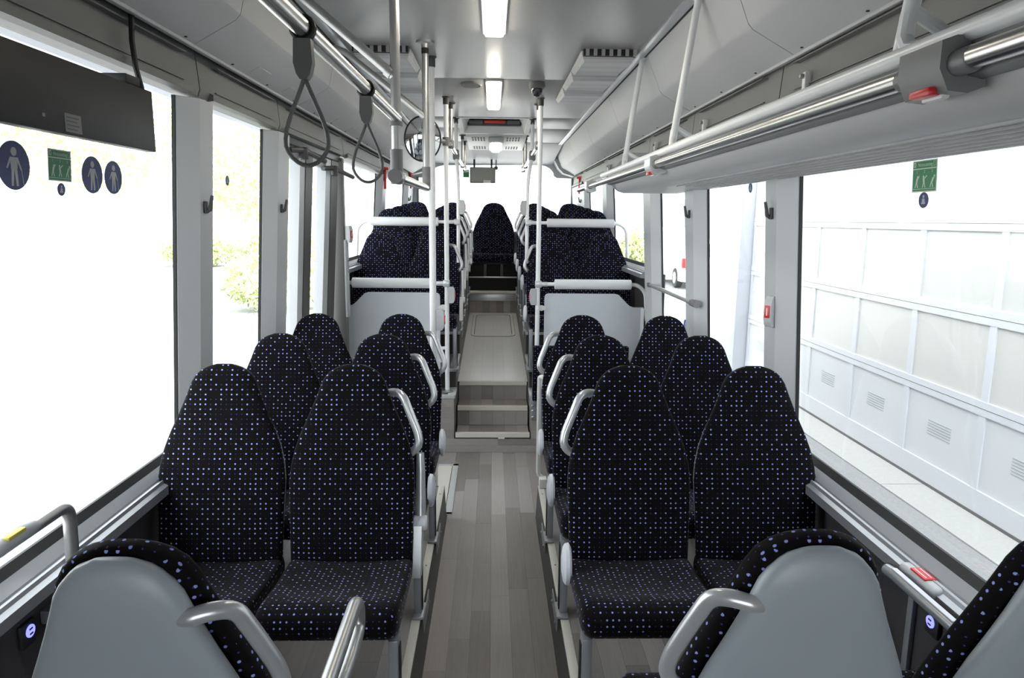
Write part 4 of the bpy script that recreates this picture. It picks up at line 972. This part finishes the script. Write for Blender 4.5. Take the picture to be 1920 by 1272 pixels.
part('label', MB().box(-0.125, -0.03, 9.2865, 9.288, 2.247, 2.28), 'ledge', rm)
for x in (-0.245, -0.02): part('hanger', MB().box(x-0.012, x+0.012, 9.30, 9.32, 2.43, 2.55), 'black', rm)
cm = thing('rear_dome_camera', 'tiny grey camera beside the rear monitor', 'camera', (0.045, 9.36, 2.42))
part('stem', MB().tube([(0.04, 9.36, 2.46), (0.04, 9.36, 2.55)], 0.012, 10), 'wall', cm)
part('ball', MB().lathe([(0.0, 2.415), (0.018, 2.42), (0.028, 2.44), (0.024, 2.46), (0, 2.468)], (0.04, 9.36, 0), 'z', 14), 'clamp', cm)

# ------------------------------------------------------------------ hammers, hooks
def hammer(label, c, face):
    """emergency hammer in its holder; face = outward normal (x, y)"""
    t = thing('emergency_hammer', label, 'hammer', c, 'emergency hammers'); m = Matrix.Rotation(math.atan2(face[1], face[0]), 4, 'Z')
    part('holder', MB().box(-0.01, 0.012, -0.03, 0.03, -0.02, 0.10, 0.006).xf(m), 'darkplastic', t, world=False)
    part('handle', MB().tube([(0.022, 0, -0.10), (0.024, 0.0, 0.02), (0.024, 0, 0.09)], 0.013, 10).xf(m), 'red', t, world=False)
    part('head', MB().tube([(0.024, -0.048, 0.095), (0.024, -0.035, 0.095), (0.024, 0.035, 0.095), (0.024, 0.048, 0.095)], lambda q: 0.016 if 0.2 < q < 0.8 else 0.006, 10).xf(m), 'red', t, world=False)
hammer('red emergency hammer on the right rear corner panel', (1.085, 8.75, 2.20), (-1, -0.9))
hammer('red emergency hammer on the left rear corner panel', (-1.078, 9.20, 2.26), (1, -0.9))
hammer('red emergency hammer on the left pillar behind the doorway', (-1.075, 7.0, 2.16), (1, -0.6))
HK = [(-1, 2.70, 1.825, 'first left pillar'), (-1, 3.66, 1.835, 'second left pillar'), (1, 2.72, 1.825, 'first right pillar'), (1, 3.87, 1.83, 'second right pillar'), (-1, 9.05, 2.03, 'left rear corner'), (1, 8.62, 2.02, 'right rear corner')]
for s, y, z, lab in HK:
    t = thing('coat_hook', 'dark coat hook on the %s' % lab, 'coat hook', (s*(wx(z)-0.055), y, z-0.03), 'coat hooks')
    x = s*(wx(z)-0.055)
    part('plate', MB().box(min(x, x-s*0.010), max(x, x-s*0.010), y-0.014, y+0.014, z-0.035, z+0.01, 0.004), 'darkplastic', t)
    part('prong', MB().tube([(x-s*0.008, y, z-0.025), (x-s*0.020, y, z-0.020), (x-s*0.024, y, z+0.005), (x-s*0.030, y, z+0.032)], lambda q: 0.009-0.003*q, 8), 'darkplastic', t)

# ------------------------------------------------------------------ stickers on the glass
def sticker_frame(s, y, z):
    """matrix from sticker plane (u right as seen from inside, v up) to the tilted glass"""
    up_ = Vector((-s*0.062, 0, 1)).normalized(); right = Vector((0, -s, 0)); nrm = right.cross(up_)
    o = Vector((s*(wx(z)+0.0105), y, z))
    return Matrix(((right.x, up_.x, nrm.x, o.x), (right.y, up_.y, nrm.y, o.y), (right.z, up_.z, nrm.z, o.z), (0, 0, 0, 1)))
def plate2d(pts, m, h0, h1):
    mb = MB(); n = len(pts); mb._add([m @ Vector((x, y, h)) for h in (h0, h1) for x, y in pts], [tuple(range(n))[::-1], tuple(range(n, 2*n))] + [(i, (i+1) % n, n+(i+1) % n, n+i) for i in range(n)]); return mb
def circ(cx, cy, r, n=28, ry=None): return [(cx+r*math.cos(2*math.pi*i/n), cy+(ry or r)*math.sin(2*math.pi*i/n)) for i in range(n)]
def figure_parts(t, m, k, cane=True):
    for pts in (circ(0, 0.030, 0.0095), [(-0.013, 0.018), (0.013, 0.018), (0.010, -0.008), (-0.010, -0.008)], [(-0.0095, -0.006), (0.0, -0.006), (-0.004, -0.044), (-0.0105, -0.044)], [(0.0, -0.006), (0.0095, -0.006), (0.0125, -0.044), (0.006, -0.044)],
                [(-0.013, 0.018), (-0.011, 0.010), (-0.0215, -0.008), (-0.025, -0.005)], [(0.013, 0.018), (0.011, 0.010), (0.0215, -0.010), (0.025, -0.007)]) + (([(0.0232, -0.008), (0.0248, -0.008), (0.031, -0.042), (0.0295, -0.042)],) if cane else ()):
        part('figure_piece', plate2d([(x*k, y*k) for x, y in pts], m, 0.0012, 0.0016), 'figure', t, smooth=0)
for y, z, r, lab in ((1.742, 1.895, 0.058, 'largest round blue sticker of a walking figure with cane, left window'), (2.073, 1.893, 0.052, 'round blue walking-figure sticker, middle one of three on the left window'), (2.185, 1.892, 0.049, 'smallest round blue walking-figure sticker, left window')):
    m = sticker_frame(-1, y, z); t = thing('round_sticker', lab, 'sticker', m.translation, 'round blue window stickers')
    part('disc', plate2d(circ(0, 0, r, 40), m, 0.0002, 0.0012), 'blue', t, smooth=0); figure_parts(t, m, r/0.053)
def exit_sign(s, y, z, w_, h_, label):
    m = sticker_frame(s, y, z); t = thing('exit_sign', label, 'sign', m.translation, 'green emergency exit signs')
    part('border', plate2d([(-w_/2, -h_/2), (w_/2, -h_/2), (w_/2, h_/2), (-w_/2, h_/2)], m, 0.0002, 0.0010), 'mint', t, smooth=0)
    e = w_*0.03; zt = h_*0.5
    part('field', plate2d([(-w_/2+e, h_*0.25), (w_/2-e, h_*0.25), (w_/2-e, zt-e), (-w_/2+e, zt-e)], m, 0.0010, 0.0014), 'green', t, smooth=0)
    part('field', plate2d([(-w_/2+e, -h_*0.5+e), (w_/2-e, -h_*0.5+e), (w_/2-e, h_*0.215), (-w_/2+e, h_*0.215)], m, 0.0010, 0.0014), 'green', t, smooth=0)
    L4 = m @ Matrix.Translation((0.0, 0, 0.0017))
    part('lettering', text_mb('Notausstieg', w_*0.125, L4 @ Matrix.Translation((0.02*w_, h_*0.355, 0))), 'mint', t, smooth=0)
    for i in range(3):
        u = (i-1)*w_*0.31
        part('lettering', text_mb(str(i+1), w_*0.10, L4 @ Matrix.Translation((u, h_*0.135, 0))), 'mint', t, smooth=0)
        k = w_*4.0
        lean = (0.10, -0.06, 0.22)[i]*w_
        for pts in (circ(u+lean*0.45, -h_*0.02, w_*0.030, 12), [(u-w_*0.035+lean*0.3, -h_*0.06), (u+w_*0.035+lean*0.3, -h_*0.06), (u+w_*0.03, -h_*0.22), (u-w_*0.03, -h_*0.22)], [(u-w_*0.03, -h_*0.21), (u, -h_*0.21), (u-w_*0.04, -h_*0.36), (u-w_*0.07, -h_*0.36)], [(u, -h_*0.21), (u+w_*0.03, -h_*0.21), (u+w_*0.07, -h_*0.36), (u+w_*0.04, -h_*0.36)],
                    [(u+w_*0.02+lean*0.3, -h_*0.06), (u+w_*0.03+lean*0.3, -h_*0.09), (u+w_*0.12, h_*0.0), (u+w_*0.11, h_*0.03)]):
            part('pictogram_piece', plate2d(pts, m, 0.0014, 0.0018), 'mint', t, smooth=0)
    part('rule', plate2d([(-w_*0.46, -h_*0.405), (w_*0.46, -h_*0.405), (w_*0.46, -h_*0.390), (-w_*0.46, -h_*0.390)], m, 0.0014, 0.0018), 'mint', t, smooth=0)
    x0 = -w_*0.40
    part('pictogram_piece', plate2d([(x0-w_*0.05, h_*0.29), (x0+w_*0.04, h_*0.29), (x0+w_*0.04, h_*0.44), (x0-w_*0.05, h_*0.44)], m, 0.0014, 0.0018), 'mint', t, smooth=0)
    part('pictogram_piece', plate2d([(x0-w_*0.015, h_*0.30), (x0+w_*0.005, h_*0.30), (x0+w_*0.02, h_*0.42), (x0-w_*0.03, h_*0.39)], m, 0.0018, 0.0021), 'green', t, smooth=0)
    for a, b, c_, d in ((0.36, 0.37, 0.30, 0.43), (0.44, 0.45, 0.30, 0.43), (0.36, 0.45, 0.29, 0.30), (0.36, 0.45, 0.43, 0.44)):
        part('outline_piece', plate2d([(w_*a, h_*c_), (w_*b, h_*c_), (w_*b, h_*d), (w_*a, h_*d)], m, 0.0014, 0.0018), 'mint', t, smooth=0)
    return t
exit_sign(1, 1.863, 1.905, 0.106, 0.084, 'green Notausstieg emergency exit sign on the right foreground window')
exit_sign(-1, 1.922, 1.908, 0.100, 0.082, 'green Notausstieg emergency exit sign on the left window between round stickers')
mm = Matrix.Identity(4)
def small_round(s, y, z, r, lab, mat='blue'):
    m = sticker_frame(s, y, z); t = thing('round_sticker', lab, 'sticker', m.translation, 'small round window stickers')
    part('disc', plate2d(circ(0, 0, r, 24), m, 0.0002, 0.0012), mat, t, smooth=0)
    k = r/0.02
    for pts in (circ(0, 0.009*k, 0.004*k, 12), [(-0.005*k, 0.004*k), (0.005*k, 0.004*k), (0.006*k, -0.006*k), (-0.006*k, -0.006*k)], [(-0.009*k, -0.006*k), (0.009*k, -0.006*k), (0.007*k, -0.010*k), (-0.007*k, -0.010*k)]):
        part('figure_piece', plate2d(pts, m, 0.0012, 0.0016), 'figure', t, smooth=0)
small_round(1, 1.862, 1.842, 0.021, 'small round seated-figure sticker below the green sign on the right window')
small_round(-1, 1.925, 1.846, 0.017, 'small round sticker below the green sign on the left window')
small_round(-1, 3.10, 1.932, 0.021, 'tiny round sticker alone on the second left window')
small_round(1, 3.13, 1.93, 0.022, 'tiny round sticker alone on the second right window')
small_round(1, 4.06, 1.13, 0.052, 'round blue sticker low on the wheelchair bay window, nearer one', 'bluebright')
small_round(1, 4.21, 1.13, 0.052, 'round blue sticker low on the wheelchair bay window, farther one', 'bluebright')
# small exit pictogram on the door jamb
t = thing('jamb_sign', 'small green exit sign on the left doorway jamb', 'sign', (-1.06, 5.155, 1.40))
part('plate', MB().box(-1.0615, -1.0595, 5.135, 5.170, 1.38, 1.47), 'green', t)
part('plate_mark', MB().box(-1.0595, -1.0590, 5.142, 5.163, 1.43, 1.462).box(-1.0595, -1.0590, 5.142, 5.163, 1.388, 1.42), 'mint', t)
t = thing('rear_exit_sign', 'small green sign on the rear window behind the left rail', 'sign', (-0.35, 9.61, 2.33))
part('plate', MB().box(-0.405, -0.32, 9.608, 9.612, 2.33, 2.43), 'green', t)
part('print_bar', MB().box(-0.395, -0.33, 9.606, 9.608, 2.40, 2.42), 'mint', t)

# ------------------------------------------------------------------ outside
GZ = -0.33
g = struct('ground', 'bright sunlit yard surface')
part('asphalt', MB()._add([(-90, -60, GZ), (90, -60, GZ), (90, 110, GZ), (-90, 110, GZ)], [(0, 1, 2, 3)]), 'asphalt', g)
rnd = random.Random(5)
y = -6.0
while y < 9.4:
    L_ = rnd.uniform(2.2, 3.0); part('apron_slab', MB().box(3.17, 3.60, y+0.01, y+L_, GZ-0.01, GZ+0.012), 'concrete', g); y += L_
part('patch', MB().prism([(2.62, 1.2), (3.15, 1.6), (3.15, 3.2), (2.95, 3.35), (2.75, 2.9), (2.70, 2.4)], 'z', GZ, GZ+0.006), 'concrete', g)

bl = thing('depot_building', 'white depot building along the right side', 'building', (5.5, 1.5, GZ))
part('wall', MB().box(3.66, 9.0, -9.0, 10.6, GZ, 6.6), 'stucco', bl)
part('pilaster', MB().box(3.36, 3.70, 9.42, 10.65, GZ, 6.6, 0.01), 'stucco', bl)
part('pilaster', MB().box(3.40, 3.70, -9.0, -2.72, GZ, 6.6, 0.01), 'stucco', bl)
part('lintel', MB().box(3.40, 3.70, -9.0, 10.6, 3.75, 6.6), 'stucco', bl)
gd = thing('sectional_door', 'white sectional garage door with cream panels beside the right windows', 'garage door', (3.55, 3.5, GZ))
mull = [9.36-0.925*i for i in range(14)]
rows = [(-0.13, 0.417, 'garage_low'), (0.52, 1.07, 'garage_pane'), (1.18, 1.73, 'garage_pane'), (1.84, 2.39, 'garage_pane'), (2.50, 3.05, 'garage_pane')]
rails_z = [(GZ, -0.13), (0.417, 0.52), (1.07, 1.18), (1.73, 1.84), (2.39, 2.50), (3.05, 3.75)]
for a, b in rails_z: piece('rail', 'garage', gd, 3.53, 3.60, mull[-1], 9.40, a, b)
for a, b in rails_z[1:-1]: piece('rail_joint', 'header', gd, 3.529, 3.532, mull[-1], 9.40, (a+b)/2-0.002, (a+b)/2+0.002)
for i in range(len(mull)): piece('stile', 'garage', gd, 3.533, 3.60, mull[i]-0.035, mull[i]+0.035, GZ+0.2, 3.05)
for a, b, mt in rows:
    for i in range(len(mull)-1): piece('door_panel' if mt == 'garage_pane' else 'lower_panel', mt, gd, 3.545, 3.59, mull[i+1]+0.035, mull[i]-0.035, a, b)
for i in range(len(mull)-1):
    yc = (mull[i]+mull[i+1])/2; mb = MB()
    for k in range(6): mb.box(3.5425, 3.546, yc-0.14, yc+0.14, 0.10+k*0.022, 0.108+k*0.022)
    part('vent_grille', mb, 'wall', gd, smooth=0)
piece('bottom_seal', 'header', gd, 3.525, 3.60, mull[-1], 9.40, GZ, GZ+0.035)

def facade(name, label, x0, x1, y0, y1, h, face, nwin, wz, wh, mat='farwall'):
    t = thing(name, label, 'building', ((x0+x1)/2, (y0+y1)/2, GZ))
    part('wall', MB().box(x0, x1, y0, y1, GZ, h), mat, t)
    part('roof_edge', MB().box(x0-0.2, x1+0.2, y0-0.2, y1+0.2, h, h+0.35), 'farwall', t)
    for i in range(nwin):
        if face == 'y':
            a = x0 + (x1-x0)*(i+0.18)/nwin; b = x0+(x1-x0)*(i+0.82)/nwin
            w_ = part('window', MB().box(a, b, y0-0.06, y0, wz, wz+wh), 'farwall', t); part('pane', MB().box(a+0.08, b-0.08, y0-0.08, y0-0.06, wz+0.08, wz+wh-0.08), 'fargrey', w_)
        else:
            a = y0 + (y1-y0)*(i+0.18)/nwin; b = y0+(y1-y0)*(i+0.82)/nwin
            w_ = part('window', MB().box(x1, x1+0.06, a, b, wz, wz+wh), 'farwall', t); part('pane', MB().box(x1+0.06, x1+0.08, a+0.08, b-0.08, wz+0.08, wz+wh-0.08), 'fargrey', w_)
    return t
facade('far_building', 'pale far building behind the white car', 4.5, 16, 34, 42, 4.2, 'y', 4, 1.4, 1.5)
facade('low_shed', 'pale low shed with grey windows beyond the left yard', -34, -27, 8, 40, 3.2, 'x', 9, 1.2, 1.1)
# kerb stones beyond the left yard
kb = struct('trim_3', 'row of low kerb stones across the left yard')
for i in range(9): part('kerb_stone', MB().box(-13.2, -12.9, 4.0+i*1.6, 5.3+i*1.6, GZ, GZ+0.14, 0.02), 'wall', kb)

def foliage(n, rx, ry, rz, leaf, rnd, zbias=0.0):
    mb = MB()
    for _ in range(n):
        u, v, q = rnd.uniform(-1, 1), rnd.uniform(0, 2*math.pi), rnd.random()**0.33
        s_ = math.sqrt(1-u*u); lump = 1+0.14*math.sin(3*v+2*u)+0.10*math.sin(7*v)
        c = Vector((rx*q*s_*math.cos(v)*lump, ry*q*s_*math.sin(v)*lump, rz*q*u))
        a = Vector((rnd.gauss(0, 1), rnd.gauss(0, 1), rnd.gauss(0, 1))).normalized(); b = a.cross(Vector((rnd.gauss(0, 1), rnd.gauss(0, 1), rnd.gauss(0, 1)))).normalized()
        l = leaf*rnd.uniform(0.6, 1.2)
        mb._add([c-a*l, c+b*l*0.5, c+a*l, c-b*l*0.5], [(0, 1, 2, 3)])
    return mb
def plant(name, label, cat, x, y, rx, ry, rz, n, leaf, mat, trunk=0.0, seed=1, group=None):
    rnd = random.Random(seed); t = thing(name, label, cat, (x, y, GZ), group)
    f = foliage(n, rx, ry, rz, leaf, rnd); f.xf(Matrix.Translation((x, y, GZ+trunk+rz)))
    part('foliage', f, mat, t, smooth=0)
    part('stem', MB().tube([(x, y, GZ), (x+0.05, y, GZ+trunk*0.6+rz*0.4), (x, y, GZ+trunk+rz*1.2)], lambda q: (0.05+0.02*rz)*(1-0.6*q), 8), 'bark', t)
    return t
plant('round_shrub', 'round clipped green shrub behind the left rear window', 'shrub', -4.9, 16.0, 1.3, 1.2, 0.68, 2600, 0.09, 'leaf', 0.0, 1, 'shrubs')
plant('hedge_bush', 'yellow-green hedge bush seen through the left door glass', 'shrub', -8.6, 29.0, 1.7, 1.2, 0.78, 2600, 0.12, 'leaf', 0.0, 2, 'shrubs')
plant('hedge_bush', 'yellow-green hedge bush seen through the second left window', 'shrub', -12.4, 30.0, 1.7, 1.2, 0.7, 2400, 0.12, 'leaf', 0.0, 3, 'shrubs')
plant('conifer', 'small yellow-green conifer behind the right rear window', 'shrub', 4.2, 20.0, 0.65, 0.65, 0.95, 2200, 0.09, 'leaf', 0.0, 4, 'shrubs')
plant('tree', 'leafy tree with painted overexposure beyond the left foreground window', 'tree', -17.5, 31.0, 4.0, 4.0, 2.6, 4500, 0.16, 'leaf', 2.9, 5, 'trees across the yard')
plant('tree', 'leafy tree with painted overexposure beyond the second left window', 'tree', -14.5, 44.0, 4.2, 4.0, 2.9, 4500, 0.18, 'leaf', 1.7, 6, 'trees across the yard')
# white car parked behind on the right
cr = thing('parked_car', 'white car with red tail light seen through the right windows', 'car', (6.7, 23.3, GZ))
side = [(0.25, 0.0), (0.30, 0.35), (0.35, 0.62), (0.55, 0.72), (1.15, 0.82), (1.75, 1.22), (3.1, 1.27), (3.75, 0.95), (4.0, 0.85), (4.05, 0.35), (4.0, 0.0)]
part('body', MB().prism([(21.3+a, GZ+0.20+b*1.0) for a, b in [(0.0, 0.05), (0.0, 0.45), (0.08, 0.78), (0.45, 1.28), (1.7, 1.33), (2.6, 0.88), (3.7, 0.75), (4.0, 0.5), (4.0, 0.05)]], 'x', 5.85, 7.5), 'carpaint', cr, smooth=20)
part('side_glass', MB().prism([(21.3+a, GZ+0.20+b) for a, b in [(0.25, 0.82), (0.52, 1.22), (1.62, 1.26), (2.3, 0.88)]], 'x', 5.842, 5.852), 'carglass', cr)
part('rear_glass', MB()._add([(6.0, 21.40, GZ+1.04), (7.35, 21.40, GZ+1.04), (7.25, 21.66, GZ+1.40), (6.1, 21.66, GZ+1.40), (6.0, 21.385, GZ+1.045), (7.35, 21.385, GZ+1.045), (7.25, 21.645, GZ+1.405), (6.1, 21.645, GZ+1.405)], [(0, 1, 2, 3), (4, 7, 6, 5), (0, 4, 5, 1), (1, 5, 6, 2), (2, 6, 7, 3), (3, 7, 4, 0)]), 'carglass', cr)
for x0, x1 in ((5.84, 6.04), (7.31, 7.51)): part('tail_light', MB().box(x0, x1, 21.26, 21.42, GZ+0.68, GZ+0.98, 0.02), 'red', cr)
part('bumper', MB().box(5.88, 7.47, 21.20, 21.35, GZ+0.25, GZ+0.48, 0.04), 'carpaint', cr)
for x in (5.83, 7.32):
    for yy in (22.1, 24.6):
        wl = part('wheel', MB().lathe([(0.30, x), (0.32, x+0.03), (0.32, x+0.17), (0.30, x+0.2)], (0, yy, GZ+0.32), 'x', 20), 'tyre', cr)
        part('hub', MB().lathe([(0.19, x-0.008), (0.19, x+0.03), (0.05, x+0.03)], (0, yy, GZ+0.32), 'x', 14), 'alu', wl)
